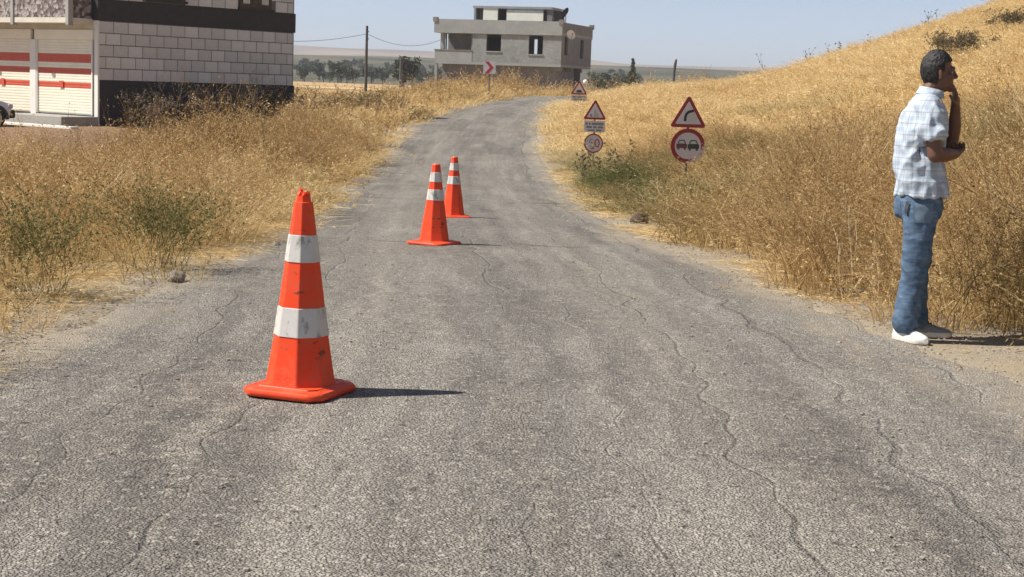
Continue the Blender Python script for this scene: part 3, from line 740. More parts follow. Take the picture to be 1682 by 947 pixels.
# ------------------------------------------------------------------ the man at the roadside
from mathutils.bvhtree import BVHTree
def remeshed(bm, voxel, smooth=4, name='tmp'):
    bmesh.ops.recalc_face_normals(bm, faces=bm.faces[:])
    me_ = bpy.data.meshes.new(name); bm.to_mesh(me_); bm.free()
    o = bpy.data.objects.new(name, me_); C.objects.link(o)
    md = o.modifiers.new('r', 'REMESH'); md.mode = 'VOXEL'; md.voxel_size = voxel
    if smooth: s_ = o.modifiers.new('s', 'SMOOTH'); s_.factor = .5; s_.iterations = smooth
    dg = bpy.context.evaluated_depsgraph_get()
    out = bpy.data.meshes.new_from_object(o.evaluated_get(dg)); bpy.data.objects.remove(o); bpy.data.meshes.remove(me_)
    out.name = name; out.polygons.foreach_set('use_smooth', [True] * len(out.polygons)); return out
def ell(bm, c, r, rot=None, n=20):
    M_ = Matrix.Translation(c) @ (rot.to_matrix().to_4x4() if rot else Matrix()) @ Matrix.Diagonal((*r, 1))
    bmesh.ops.create_uvsphere(bm, u_segments=n, v_segments=n // 2, radius=1, matrix=M_)
def limb(bm, pts, rads, n=14):
    t = MB(); t.bm.free(); t.bm = bm; t.tube(pts, rads, n)
    ell(bm, pts[0], (rads[0],) * 3, n=14); ell(bm, pts[-1], (rads[-1],) * 3, n=14)
    for p_, r_ in zip(pts[1:-1], rads[1:-1]): ell(bm, p_, (r_,) * 3, n=14)
def slices(bm, secs, n=28):
    """secs: (x, y, z, rx, ry, squareness)"""
    t = MB(); t.bm.free(); t.bm = bm; rings = []
    for x, y, z, rx, ry, sq in secs:
        ring = []
        for k in range(n):
            a = 2 * math.pi * k / n; ca, sa = math.cos(a), math.sin(a)
            ring.append((x + rx * math.copysign(abs(ca) ** sq, ca), y + ry * math.copysign(abs(sa) ** sq, sa), z))
        rings.append(ring)
    t.loft(rings)
def displace(me_, fn):
    """push every vertex along its normal by fn(position, normal)"""
    me_.update(); ns = [v_.normal.copy() for v_ in me_.vertices]
    for v_, n_ in zip(me_.vertices, ns): v_.co += n_ * fn(v_.co, n_)
    me_.update()

pf = ground_at(1503, 557)
PM_ = empty('person', (pf.x, pf.y, th(pf.x, pf.y) + .004), R(-7)); tag(PM_, 'man in pale checked shirt and blue jeans standing sideways, hand raised to his mouth', 'person')

m_skin, nt, b = mat_new('tanned_skin'); v = coords(nt)
c = mixc(nt, noise_(nt, v, 14, 5, .6), (.115, .052, .033), (.185, .088, .056)); L(nt, c, b.inputs['Base Color']); b.inputs['Roughness'].default_value = .5
b.inputs['Subsurface Weight'].default_value = .08; b.inputs['Subsurface Radius'].default_value = (.01, .004, .002)
bump_(nt, noise_(nt, v, 120, 3, .6), .25, .001, b)
m_hair, nt, b = mat_new('dark_greying_hair'); v = coords(nt)
mp = N(nt, 'ShaderNodeMapping'); mp.inputs['Scale'].default_value = (60, 160, 45); L(nt, v, mp.inputs['Vector'])
hn = noise_(nt, mp.outputs[0], 1.5, 5, .65)
c = ramp(nt, hn, [(.38, (.007, .006, .006)), (.62, (.020, .018, .017)), (.76, (.09, .087, .083))]); L(nt, c, b.inputs['Base Color']); b.inputs['Roughness'].default_value = .55
bump_(nt, hn, .8, .006, b)
m_shirt, nt, b = mat_new('checked_cotton'); v = coords(nt); sp_ = N(nt, 'ShaderNodeSeparateXYZ'); L(nt, v, sp_.inputs[0])
u_ = math_(nt, 'MULTIPLY', math_(nt, 'SUBTRACT', sp_.outputs[0], sp_.outputs[1]), .8)
def lines(src, period, width, off=0.0):
    f = math_(nt, 'FRACT', math_(nt, 'ADD', math_(nt, 'DIVIDE', src, period), 50.0 + off)); d_ = math_(nt, 'ABSOLUTE', math_(nt, 'SUBTRACT', f, .5))
    mr_ = N(nt, 'ShaderNodeMapRange'); L(nt, d_, mr_.inputs[0]); mr_.inputs[1].default_value = width * .5 + .03; mr_.inputs[2].default_value = width * .5; return mr_.outputs[0]
s_ = math_(nt, 'ADD', math_(nt, 'MULTIPLY', lines(u_, .062, .36), .40), math_(nt, 'MULTIPLY', lines(sp_.outputs[2], .068, .34), .40))
s2_ = math_(nt, 'MAXIMUM', lines(u_, .062, .07, .42), lines(sp_.outputs[2], .068, .06, .45))
c = mixc(nt, s_, (.52, .57, .63), (.33, .41, .50)); c = mixc(nt, math_(nt, 'MULTIPLY', s2_, .42), c, (.16, .20, .28))
L(nt, c, b.inputs['Base Color']); b.inputs['Roughness'].default_value = .9; b.inputs['Specular IOR Level'].default_value = .15
bump_(nt, noise_(nt, v, 24, 5, .6), .5, .006, b)
m_denim, nt, b = mat_new('washed_denim'); v = coords(nt)
n1 = noise_(nt, v, 9, 6, .65); mp = N(nt, 'ShaderNodeMapping'); mp.inputs['Scale'].default_value = (5, 5, 22); L(nt, v, mp.inputs['Vector']); n2 = noise_(nt, mp.outputs[0], 1.6, 5, .6)
f = math_(nt, 'ADD', math_(nt, 'MULTIPLY', n1, .5), math_(nt, 'MULTIPLY', n2, .5))
c = ramp(nt, f, [(.36, (.055, .086, .135)), (.56, (.115, .175, .26)), (.70, (.25, .325, .42))]); L(nt, c, b.inputs['Base Color']); b.inputs['Roughness'].default_value = .9; b.inputs['Specular IOR Level'].default_value = .15
bump_(nt, n2, .5, .012, b)
m_denim2 = simple('faded_denim_patch', (.14, .20, .265), .9, .2, 20)
m_shoe = simple('white_canvas', (.72, .71, .68), .8, .08, 14)
m_gshoe = simple('grey_canvas', (.26, .26, .265), .8, .15, 14)
m_dshoe = simple('dark_lacing', (.05, .055, .065), .8, .25, 20)
m_sole = simple('off_white_rubber', (.66, .64, .59), .6, .1, 12)

# body: one continuous surface
bm = bmesh.new()
slices(bm, [(-.03, 0, .86, .105, .15, .9), (-.03, 0, .98, .095, .14, .9), (-.035, 0, 1.10, .095, .135, .9), (-.03, 0, 1.25, .10, .155, .9), (-.025, 0, 1.36, .095, .17, .95), (-.025, 0, 1.43, .07, .14, 1), (-.02, 0, 1.47, .05, .07, 1)])
limb(bm, [(-.03, 0, 1.42), (-.01, 0, 1.49), (.018, 0, 1.555)], [.066, .060, .057])
for s in (-1, 1):
    limb(bm, [(-.03, s * .09, .88), (-.03 + (.02 if s > 0 else 0), s * .10, .50), (-.055 + (.07 if s > 0 else 0), s * .105, .09)], [.082, .055, .038])
hz = -.020
def HX(x, z): return x if z < 1.49 else .028 + (x - .028) * (1 - .13 * min(1, (z - 1.49) / .05))
ell(bm, (.022, 0, 1.645 + hz), (.096, .075, .100)); ell(bm, (.058, 0, 1.590 + hz), (.076, .060, .088)); ell(bm, (.060, 0, 1.552 + hz), (.062, .052, .042))
ell(bm, (.103, 0, 1.528 + hz), (.024, .026, .024))
limb(bm, [(.115, -.042, 1.640 + hz), (.128, 0, 1.645 + hz), (.115, .042, 1.640 + hz)], [.012, .014, .012], 10)
limb(bm, [(.128, 0, 1.635 + hz), (.141, 0, 1.612 + hz), (.150, 0, 1.596 + hz)], [.009, .011, .014], 10)
for s in (-1, 1):
    ell(bm, (.134, s * .013, 1.591 + hz), (.012, .009, .009), n=12); ell(bm, (.095, s * .044, 1.597 + hz), (.030, .022, .026), n=14)
    ell(bm, (.030, s * .077, 1.612 + hz), (.019, .008, .033), Euler((0, R(-12), s * R(20))), n=14); ell(bm, (.034, s * .078, 1.585 + hz), (.010, .008, .013), n=12)
ell(bm, (.124, 0, 1.566 + hz), (.012, .024, .007), n=12); ell(bm, (.121, 0, 1.553 + hz), (.012, .021, .008), n=12)
def hand(bm, wrist, palm_dir, palm_n, curl, side, size=1.0):
    """palm with four unequal fingers and a thumb; curl is the bend per joint towards palm_n"""
    w = Vector(wrist); d = Vector(palm_dir).normalized(); n_ = Vector(palm_n); n_ = (n_ - d * n_.dot(d)).normalized(); s_ = d.cross(n_) * side
    def P(a, b_, c_): return w + d * a * size + s_ * b_ * size + n_ * c_ * size
    limb(bm, [P(0, 0, 0), P(.03, 0, 0)], [.027, .027], 10)
    for b_ in (-.028, -.009, .010, .027): limb(bm, [P(.02, b_ * .7, 0), P(.085, b_, .004)], [.014, .0125], 8)
    for b_, ln in ((-.030, .060), (-.010, .074), (.010, .080), (.029, .072)):
        p_ = P(.088, b_, .004); a = curl * .7; pts = [p_]; l_ = ln * size
        for k, fr_ in enumerate((.45, .32, .25)):
            p_ = p_ + (d * math.cos(a) + n_ * math.sin(a)) * l_ * fr_ + s_ * b_ * .06; pts.append(p_); a += curl
        limb(bm, pts, [.0102, .0095, .0088, .0078], 8)
    p0 = P(.018, .030, .006); p1 = P(.045, .052, .020); p2 = P(.072, .056, .034); p3 = P(.092, .050, .046)
    limb(bm, [p0, p1, p2, p3], [.015, .0125, .0105, .009], 8)
for v_ in bm.verts:
    v_.co.x = HX(v_.co.x, v_.co.z)
# right arm, elbow bent, forearm across the front to hold the left elbow
Rs, Re, Rw = (-.035, -.160, 1.385), (.012, -.232, 1.118), (.150, -.050, 1.122)
limb(bm, [Rs, (-.012, -.215, 1.27), Re], [.054, .049, .044]); limb(bm, [Re, (.080, -.150, 1.118), Rw], [.044, .043, .030])
hand(bm, Rw, (.055, .12, .012), (-.3, .35, .9), .55, -1)
# left arm, forearm upright, hand over the mouth
Ls, Le, Lw = (-.02, .16, 1.385), (.150, .135, 1.165), (.150, .060, 1.415)
limb(bm, [Ls, (.065, .20, 1.285), Le], [.056, .048, .042]); limb(bm, [Le, (.160, .10, 1.29), Lw], [.042, .039, .027])
hand(bm, Lw, (-.010, -.045, .085), (-.9, -.1, -.1), .42, 1)
me_ = remeshed(bm, .0055, 3, 'body'); o = link('body', me_, m_skin, PM_)
for s in (-1, 1):
    e = MB(); bmesh.ops.create_uvsphere(e.bm, u_segments=12, v_segments=8, radius=.0115); ob = e.build('eye', simple('eye_white', (.32, .29, .26), .3, .05, 5), PM_, True); ob.location = (HX(.1135, 1.62) - .001, s * .031, 1.622 + hz)
    e = MB(); bmesh.ops.create_uvsphere(e.bm, u_segments=10, v_segments=6, radius=.006); i_ = e.build('iris', m_black, ob, True); i_.location = (.0075, 0, 0)
    e = MB(); e.tube([(HX(.124, 1.63), s * .018, 1.642 + hz), (HX(.127, 1.63), s * .034, 1.647 + hz), (HX(.116, 1.63), s * .050, 1.643 + hz)], [.004, .006, .003], 6); e.build('eyebrow', m_hair, PM_, True)
# hair
bm = bmesh.new(); bmesh.ops.create_icosphere(bm, subdivisions=6, radius=1)
hc = Vector((.018, 0, 1.640 + hz))
for v_ in bm.verts:
    d_ = v_.co.normalized(); rr = 1 + .045 * mnoise.noise(Vector((d_.x * 5, d_.y * 9, d_.z * 3))) + .03 * mnoise.noise(Vector((d_.x * 12, d_.y * 20, d_.z * 8)))
    v_.co = hc + Vector((d_.x * .109, d_.y * .085, d_.z * .114 if d_.z > 0 else d_.z * .118)) * rr
def keep(c_):
    x, z = c_.x, c_.z - hz
    lim = 1.690 if x > .092 else (1.672 + (x - .06) * .55 if x > .060 else (1.625 if x > .042 else (1.655 if (x > .012 and abs(c_.y) > .07 and z < 1.655 and z > 1.60) else 1.548)))
    if x > .02 and x <= .042: lim = max(lim, 1.59)
    return z > lim + .006 * mnoise.noise(c_ * 60)
bmesh.ops.delete(bm, geom=[f_ for f_ in bm.faces if not keep(f_.calc_center_median())], context='FACES')
bmesh.ops.solidify(bm, geom=bm.faces[:], thickness=.012)
for v_ in bm.verts: v_.co.x = HX(v_.co.x, v_.co.z)
me_ = bpy.data.meshes.new('hair'); bm.to_mesh(me_); bm.free(); me_.polygons.foreach_set('use_smooth', [True] * len(me_.polygons)); link('hair', me_, m_hair, PM_)

# shirt
bm = bmesh.new()
slices(bm, [(-.018, 0, .862, .158, .205, .85), (-.022, 0, .92, .155, .203, .85), (-.036, 0, 1.00, .148, .195, .85), (-.046, 0, 1.10, .140, .190, .85), (-.045, 0, 1.20, .140, .195, .85), (-.040, 0, 1.30, .136, .205, .88), (-.036, 0, 1.37, .125, .205, .95), (-.032, 0, 1.425, .100, .170, 1), (-.022, 0, 1.465, .075, .105, 1), (-.016, 0, 1.485, .066, .075, 1)])
limb(bm, [(-.035, -.165, 1.395), (-.018, -.218, 1.29), (.004, -.232, 1.222)], [.082, .077, .080], 18)
limb(bm, [(-.03, .165, 1.395), (.055, .205, 1.30), (.115, .165, 1.215)], [.080, .074, .074], 18)
me_ = remeshed(bm, .007, 6, 'shirt')
# open the sleeves and hem: pull the rounded ends back to clean cuffs
def cuff(me__, a, b_, over):
    a, b_ = Vector(a), Vector(b_); ax = (b_ - a).normalized()
    for v_ in me__.vertices:
        t = (v_.co - b_).dot(ax); rad = (v_.co - b_ - ax * t).length
        if t > over and rad < .12 and (v_.co - b_).length < .16: v_.co -= ax * (t - over)
cuff(me_, (-.018, -.218, 1.29), (.004, -.232, 1.222), .015); cuff(me_, (.055, .205, 1.30), (.115, .165, 1.215), .01)
def shirt_folds(c_, n_):
    w = sstep(1.46, 1.36, c_.z)
    k1 = mnoise.noise(Vector((c_.x * 7 + c_.z * 7, c_.y * 7, c_.z * 5 - c_.x * 10)) + Vector((3, 1, 7)))
    k2 = mnoise.noise(Vector((c_.x * 17 + c_.z * 14, c_.y * 15, c_.z * 10 - c_.x * 18)))
    k3 = mnoise.noise(Vector((c_.x * 9, c_.y * 9, c_.z * 2.2)))
    ridge = (1 - abs(k1) * 2.4)
    return float(w) * (.014 * ridge + .009 * k2 + .013 * k3) - .006
displace(me_, shirt_folds)
sh = link('shirt', me_, m_shirt, PM_)
# collar and hem
bm = MB(); rings = []
for k in range(29):
    a = 2 * math.pi * (k / 28) * .90 + .31; cx, cy = -.002 + .066 * math.cos(a), .068 * math.sin(a)
    lift = .012 * math.cos(a - math.pi); zt = 1.482 + lift + .010; fl = 1.0 + .04 * math.cos(a)
    rings.append([(cx * .95, cy * .95, zt - .025), (cx, cy, zt + .012), (cx * 1.06, cy * 1.06, zt + .010), (cx * 1.28 - .006, cy * 1.30, zt - .030), (cx * 1.25 - .006, cy * 1.27, zt - .034), (cx * 1.04, cy * 1.04, zt - .004)])
bm.loft(rings); bm.build('collar', m_shirt, sh, 50)

# jeans
bm = bmesh.new()
slices(bm, [(-.032, 0, .74, .125, .165, .85), (-.034, 0, .82, .138, .178, .85), (-.032, 0, .90, .128, .172, .88), (-.03, 0, .96, .118, .162, .9)])
limb(bm, [(-.035, -.085, .80), (-.036, -.095, .66), (-.038, -.10, .49), (-.062, -.105, .28), (-.072, -.11, .10)], [.102, .090, .074, .072, .070], 18)
limb(bm, [(-.020, .085, .80), (-.010, .095, .66), (.000, .10, .49), (.000, .105, .28), (.005, .11, .10)], [.102, .088, .072, .070, .068], 18)
me_ = remeshed(bm, .0075, 5, 'jeans')
for v_ in me_.vertices:
    if v_.co.z < .058: v_.co.z = .058 + (v_.co.z - .058) * .12
def jean_folds(c_, n_):
    low = sstep(.30, .10, c_.z); kn = math.exp(-((c_.z - .47) / .10) ** 2); hp = math.exp(-((c_.z - .76) / .09) ** 2)
    k1 = 1 - 2.2 * abs(mnoise.noise(Vector((c_.x * 6, c_.y * 6 + 2 + c_.z * 3, c_.z * 10 + c_.x * 15))))
    k2 = mnoise.noise(Vector((c_.x * 14, c_.y * 14, c_.z * 26 - c_.x * 12)))
    k3 = mnoise.noise(Vector((c_.x * 10, c_.y * 10, c_.z * 4)))
    return (.004 + .011 * max(float(low), kn, hp * .8)) * k1 + .0045 * k2 + .006 * k3
displace(me_, jean_folds)
jn = link('jeans', me_, m_denim, PM_)
bvh = BVHTree.FromPolygons([v_.co.copy() for v_ in me_.vertices], [tuple(p_.vertices) for p_ in me_.polygons])
def patch(name, c_, d, u, h, w, mat, off=.002, n=9):
    """cloth patch laid on the jeans surface"""
    c_, d, u = Vector(c_), Vector(d).normalized(), Vector(u).normalized(); r_ = d.cross(u); bm_ = MB(); g_ = []
    for j in range(n):
        row = []
        for i in range(n):
            ti, tj = i / (n - 1) - .5, j / (n - 1) - .5; ww = w * (1 - (.16 if tj < -.3 else 0) * abs(ti) * 2)
            src = c_ - d * .4 + u * h * tj + r_ * ww * ti; hit = bvh.ray_cast(src, d, 1.0)
            p_ = hit[0] if hit[0] is not None else c_
            row.append(bm_.bm.verts.new(p_ - d * off))
        g_.append(row)
    for j in range(n - 1):
        for i in range(n - 1): bm_.bm.faces.new((g_[j][i], g_[j][i + 1], g_[j + 1][i + 1], g_[j + 1][i]))
    return bm_.build(name, mat, jn, True)
patch('back_pocket', (-.02, -.17, .775), (.25, 1, 0), (0, 0, 1), .115, .10, m_denim2)
patch('back_pocket', (-.16, -.07, .775), (1, .25, 0), (0, 0, 1), .115, .10, m_denim)
patch('hanging_tab', (-.11, -.15, .80), (.7, 1, 0), (.1, 0, 1), .075, .022, m_dshoe, .010)
# shoes
def shoe(loc, yaw, near):
    t = empty('shoe', loc, yaw); t.parent = PM_
    def ring(x, hw, z0, z1, n=14):
        out = []
        for k in range(n):
            a = math.pi * k / (n - 1); out.append((x, -hw * math.cos(a) * (1 - .10 * math.sin(a)), z0 + (z1 - z0) * max(0.0, math.sin(a)) ** .7))
        return out
    bm_ = MB(); bm_.loft([ring(*s_) for s_ in ((-.088, .018, .026, .060), (-.080, .030, .026, .088), (-.05, .036, .026, .104), (-.01, .036, .026, .100), (.04, .040, .026, .082), (.09, .044, .026, .066), (.13, .042, .026, .056), (.160, .030, .026, .046), (.176, .012, .026, .036))], cap=True)
    bm_.build('upper', m_shoe if near else m_gshoe, t, 60)
    out = [(-.094, 0), (-.086, .028), (-.05, .040), (.0, .040), (.07, .048), (.12, .047), (.16, .034), (.184, 0), (.16, -.034), (.12, -.047), (.07, -.045), (.0, -.036), (-.05, -.038), (-.086, -.028)]
    bm_ = MB(); bm_.loft([[(x, y, z) for x, y in [(a * f_, b_ * f_) for a, b_ in out]] for z, f_ in ((0, .95), (.006, .99), (.024, 1.0), (.031, .985))]); bm_.build('sole', m_sole, t, 40)
    bm_ = MB()
    for k in range(4):
        x = .03 + .018 * k; z = .096 - .011 * k; bm_.tube([(x, -.028, z - .012), (x, 0, z + .001), (x, .028, z - .012)], .0035, 5)
    bm_.build('laces', m_dshoe, t, True)
    bm_ = MB(); bm_.loft([[(-.055 + .045 * math.cos(a), .036 * math.sin(a), z) for a in np.linspace(0, 2 * math.pi, 14, endpoint=False)] for z in (.085, .112)]); bm_.build('ankle_lining', m_dshoe, t, 40)
    return t
shoe((-.070, -.105, 0), R(-52), True); shoe((.055, .105, 0), R(8), False)
# ------------------------------------------------------------------ poles and wires
m_wood = simple('dark_pole_wood', (.075, .065, .06), .9, .25, 4)
m_wire = simple('black_cable', (.10, .10, .11), .6, .1, 4)
def pole(px, y, ytop, lab, r=.11):
    p0 = at_depth(px, ytop, y); gz = th(p0.x, p0.y)
    t = empty('utility_pole', (p0.x, p0.y, gz)); tag(t, lab, 'utility pole')
    MB().tube([(0, 0, -.5), (0, 0, (p0.z - gz) * .5), (0, 0, p0.z - gz)], [r * 1.15, r, r * .85], 10).build('shaft', m_wood, t, 40)
    for k in (.45, 1.0): MB().tube([(0, 0, p0.z - gz - k), (.16, -.05, p0.z - gz - k)], [.03, .04], 6).build('insulator', m_wood, t, 40)
    return p0
pt = pole(603, 125, 42, 'tall bare utility pole beyond the field, carrying the cable')
pt2 = pole(659, 210, 94, 'short dark pole in front of the bushy orchard tree', .2)
def wire(a, b_, sag, lab):
    pts = [Vector(a).lerp(Vector(b_), t) - Vector((0, 0, sag * 4 * t * (1 - t))) for t in np.linspace(0, 1, 15)]
    tag(MB().tube(pts, .018, 5).build('cable', m_wire), lab, 'cable')
wl_ = at_depth(603, 55, 125); 
wire(wl_, at_depth(380, 58, 118), .5, 'thin cable from the tall pole towards the block clad house')
wire(wl_, q @ Vector((-W + .1, 1.0, zw0 + .9)), .7, 'thin cable from the tall pole to the concrete house')

# ------------------------------------------------------------------ trees
def leaf_mat(name, lo, hi, tint=.5):
    m, nt, b = mat_new(name); v = coords(nt)
    oi = N(nt, 'ShaderNodeObjectInfo'); ge = N(nt, 'ShaderNodeNewGeometry')
    f = math_(nt, 'ADD', math_(nt, 'MULTIPLY', ge.outputs['Random Per Island'], .7), math_(nt, 'MULTIPLY', oi.outputs['Random'], .3))
    L(nt, mixc(nt, f, lo, hi), b.inputs['Base Color']); b.inputs['Roughness'].default_value = .7; b.inputs['Specular IOR Level'].default_value = .2
    return m
m_olive = leaf_mat('olive_leaf', (.035, .045, .022), (.085, .095, .05))
m_bark = simple('tree_bark', (.10, .08, .06), .95, .3, 6)
def crown_mesh(name, rx, rz, zc, n, leaf, seed, cone=False):
    r_ = random.Random(seed); V = []; F = []
    lumps = []
    for k in range(9):
        a = r_.uniform(0, 6.28); rr = r_.uniform(.2, .75); lumps.append((math.cos(a) * rr * rx, math.sin(a) * rr * rx, zc + r_.uniform(-.6, .7) * rz, r_.uniform(.35, .6)))
    for i in range(n):
        if cone:
            t = r_.random() ** 1.3; rad = rx * (1 - t) * math.sqrt(r_.random()) * r_.uniform(.75, 1.1); a = r_.uniform(0, 6.28)
            p_ = Vector((rad * math.cos(a), rad * math.sin(a), zc + (2 * t - 1) * rz))
        else:
            l = lumps[i % 9]; d = Vector((r_.gauss(0, 1), r_.gauss(0, 1), r_.gauss(0, 1))).normalized() * (r_.random() ** .45)
            p_ = Vector((l[0] + d.x * rx * l[3], l[1] + d.y * rx * l[3], l[2] + d.z * rz * l[3] * 1.1))
        u = Vector((r_.gauss(0, 1), r_.gauss(0, 1), r_.gauss(0, .7))).normalized(); w = u.orthogonal().normalized(); w.rotate(Quaternion(u, r_.uniform(0, 6.28)))
        s = leaf * r_.uniform(.6, 1.5); b0 = len(V)
        V += [p_ - u * s, p_ + w * s * .45, p_ + u * s, p_ - w * s * .45]; F.append((b0, b0 + 1, b0 + 2, b0 + 3))
    me_ = bpy.data.meshes.new(name); me_.from_pydata(V, [], F); me_.materials.append(m_olive); return me_
crowns = [crown_mesh('crown', 1.45, 1.15, 1.9, 420, .22, s) for s in range(4)]
def trunk_me(seed):
    r_ = random.Random(seed); bm = MB(); top = (r_.uniform(-.1, .1), r_.uniform(-.1, .1), 1.1)
    bm.tube([(0, 0, -.3), (.03, 0, .5), top], [.14, .10, .08], 7)
    for k in range(4):
        a = k * 1.57 + r_.random(); bm.tube([top, (math.cos(a) * .5, math.sin(a) * .5, 1.7), (math.cos(a) * .8, math.sin(a) * .8, 2.2)], [.06, .04, .02], 5)
    o = bm.build('trunk', m_bark); me_ = o.data; bpy.data.objects.remove(o); return me_
trunks = [trunk_me(s) for s in range(4)]
r_ = random.Random(5)
spots = []
for k in range(1500):
    if len(spots) >= 120: break
    y = r_.uniform(300, 640)
    px = r_.uniform(478, 720) if r_.random() < .8 else r_.uniform(955, 1035)
    x = (px - 841) / FPX * y
    if any((x - a) ** 2 + (y - b_) ** 2 < (y * .0075) ** 2 for a, b_, _, _ in spots): continue
    spots.append((x, y, r_.uniform(.75, 1.45), px))
for x, y, s, px in spots:
    k = r_.randrange(4)
    t = empty('orchard_tree', (x, y, th(x, y)), r_.uniform(0, 6.28)); t.scale = (s, s, s * r_.uniform(.8, 1.1))
    near_ = 'before the orchard slope' if y < 380 else 'on the far orchard slope'
    tag(t, ('small rounded dark green tree ' + near_ + (' left of the concrete house' if px < 800 else ' right of the concrete house')), 'tree', 'orchard trees' + (' left' if px < 800 else ' right') + (' near row' if y < 380 else ' far slope'))
    link('trunk', trunks[k], None, t); link('crown', crowns[(k + r_.randrange(2)) % 4], None, t)
big = [(652, 225, 1.5, 'large bushy dark tree behind the short pole'), (975, 190, .6, 'low dark tree just right of the concrete house'), (1008, 215, .62, 'dark rounded tree between concrete house and conifer')]
for px, y, s, lab in big:
    x = (px - 841) / FPX * y; t = empty('orchard_tree', (x, y, th(x, y))); t.scale = (s * 1.1, s * 1.1, s); tag(t, lab, 'tree')
    link('trunk', trunks[0], None, t); link('crown', crown_mesh('crown', 1.5, 1.2, 1.7, 900, .2, int(px)), None, t)
p = at_depth(1040, 95, 190); gz = th(p.x, p.y)
t = empty('conifer', (p.x, p.y, gz)); tag(t, 'single narrow dark conifer on the skyline right of the concrete house', 'tree')
hh = p.z - gz
link('crown', crown_mesh('crown', 1.05, hh * .46, hh * .53, 600, .2, 91, True), None, t)
MB().tube([(0, 0, -.3), (0, 0, hh * .95)], [.12, .03], 7).build('trunk', m_bark, t)
# charred looking stump post on the rise
p = at_depth(1108, 97, 88); gz = th(p.x, p.y)
t = empty('fence_post', (p.x, p.y, gz)); tag(t, 'lone dark leaning post standing on the grassy rise', 'post')
MB().tube([(0, 0, -.3), (.01, 0, (p.z - gz) * .6), (.05, 0, (p.z - gz) * .85), (.10, 0, p.z - gz)], [.05, .065, .08, .05], 8).build('shaft', m_wood, t, 40)

# ------------------------------------------------------------------ parked car, its front end in view
m_car = simple('white_car_paint', (.70, .70, .69), .3, .04, 2)
m_tyre = simple('black_tyre', (.022, .022, .023), .85, .2, 9)
m_rim = simple('silver_rim', (.45, .45, .46), .35, .1, 6, .7)
m_trim = simple('black_plastic', (.03, .03, .03), .55, .2, 6)
p = at_depth(10, 209, 47.5); cz = p.z
CR = empty('parked_car', (p.x, p.y, cz), R(35)); tag(CR, 'white parked car nosing into the left edge before the shutters', 'car')
# profile rings along the length, front bumper at x=0, tail at x=-4.1
prof = [(0, .42, .62, .55), (-.06, .30, .74, .72), (-.35, .24, .82, .80), (-1.05, .22, .94, .82), (-1.35, .22, 1.00, .83), (-2.1, .22, 1.02, .84), (-3.3, .22, 1.02, .83), (-3.95, .28, .98, .80), (-4.1, .42, .80, .68)]
bm = MB(); rings = []
for x, zl, zh, hw in prof:
    rings.append([(x, -hw * .93, zl), (x, -hw, zl + .12), (x, -hw, zh - .18), (x, -hw * .90, zh - .03), (x, -hw * .6, zh), (x, hw * .6, zh), (x, hw * .90, zh - .03), (x, hw, zh - .18), (x, hw, zl + .12), (x, hw * .93, zl)])
bm.loft(rings).build('body', m_car, CR, 35)
bm = MB(); bm.loft([[(x, -w, z0), (x, -w2, z1), (x, w2, z1), (x, w, z0)] for x, w, w2, z0, z1 in ((-1.30, .72, .70, .99, 1.0), (-1.95, .74, .58, 1.01, 1.44), (-3.0, .74, .58, 1.01, 1.46), (-3.75, .72, .62, 1.0, 1.02))]).build('cabin', m_glass, CR, 35)
MB().box(-3.0, -1.98, -.57, .57, 1.455, 1.485, bev=.01).build('roof', m_car, CR)
for x in (-.58, -3.22):
    for s in (-1, 1):
        w = empty('wheel', (x, s * .76, .30)); w.parent = CR
        bm = MB(); bm.loft([[(r_ * math.cos(a), yy, r_ * math.sin(a)) for a in np.linspace(0, 2 * math.pi, 24, endpoint=False)] for r_, yy in ((.20, -.10), (.27, -.10), (.30, -.07), (.30, .07), (.27, .10), (.20, .10))]).build('tyre', m_tyre, w, 40)
        bm = MB(); bm.loft([[(r_ * math.cos(a), yy * s, r_ * math.sin(a)) for a in np.linspace(0, 2 * math.pi, 20, endpoint=False)] for r_, yy in ((.195, .101), (.185, .085), (.07, .09), (.05, .115))])
        for k in range(6): bm.box(.04, .185, -.02, .02, -.012, .012, Matrix.Rotation(k * math.pi / 3, 4, 'Y') @ Matrix.Translation((0, .10 * s, 0)))
        bm.build('rim', m_rim, w, 40)
        bm = MB(); bm.tube([(.36 * math.cos(a), s * .062, .36 * math.sin(a)) for a in np.linspace(-.1, math.pi + .1, 16)], .05, 6); bm.build('wheel_arch', m_trim, w, True)
for s in (-1, 1): MB().box(-.16, -.02, s * .62 - .14, s * .62 + .14, .58, .72, bev=.03).build('headlight', simple('headlamp_glass', (.5, .5, .5), .15, .1, 9), CR)
MB().box(-.12, .06, -.74, .74, .30, .54, bev=.05).build('bumper', m_trim, CR)
bm = MB(); bm.box(-.02, .004, -.30, .30, .57, .68); bm.build('grille', m_trim, CR)

# ------------------------------------------------------------------ stones and roadside litter
m_stone = simple('pale_fieldstone', (.25, .225, .195), .95, .25, 14, bump=.01)
m_dstone = simple('dark_lump', (.09, .06, .05), .95, .3, 14, bump=.01)
def stone(px, py, s, mat, lab, flat=.7, seed=0, dz=0.0):
    p = ground_at(px, py); bm = bmesh.new(); bmesh.ops.create_icosphere(bm, subdivisions=3, radius=1)
    for v_ in bm.verts:
        n = mnoise.noise(v_.co * 1.3 + Vector((seed, 0, 0))) * .45 + mnoise.noise(v_.co * 3.1 + Vector((0, seed, 0))) * .18
        v_.co *= 1 + n; v_.co.x *= s; v_.co.y *= s * .85; v_.co.z *= s * flat
    me_ = bpy.data.meshes.new('stone'); bm.to_mesh(me_); bm.free()
    me_.polygons.foreach_set('use_smooth', [True] * len(me_.polygons))
    o = link('stone', me_, mat); o.location = (p.x, p.y, p.z + s * flat * .45 + dz); tag(o, lab, 'stone'); return o
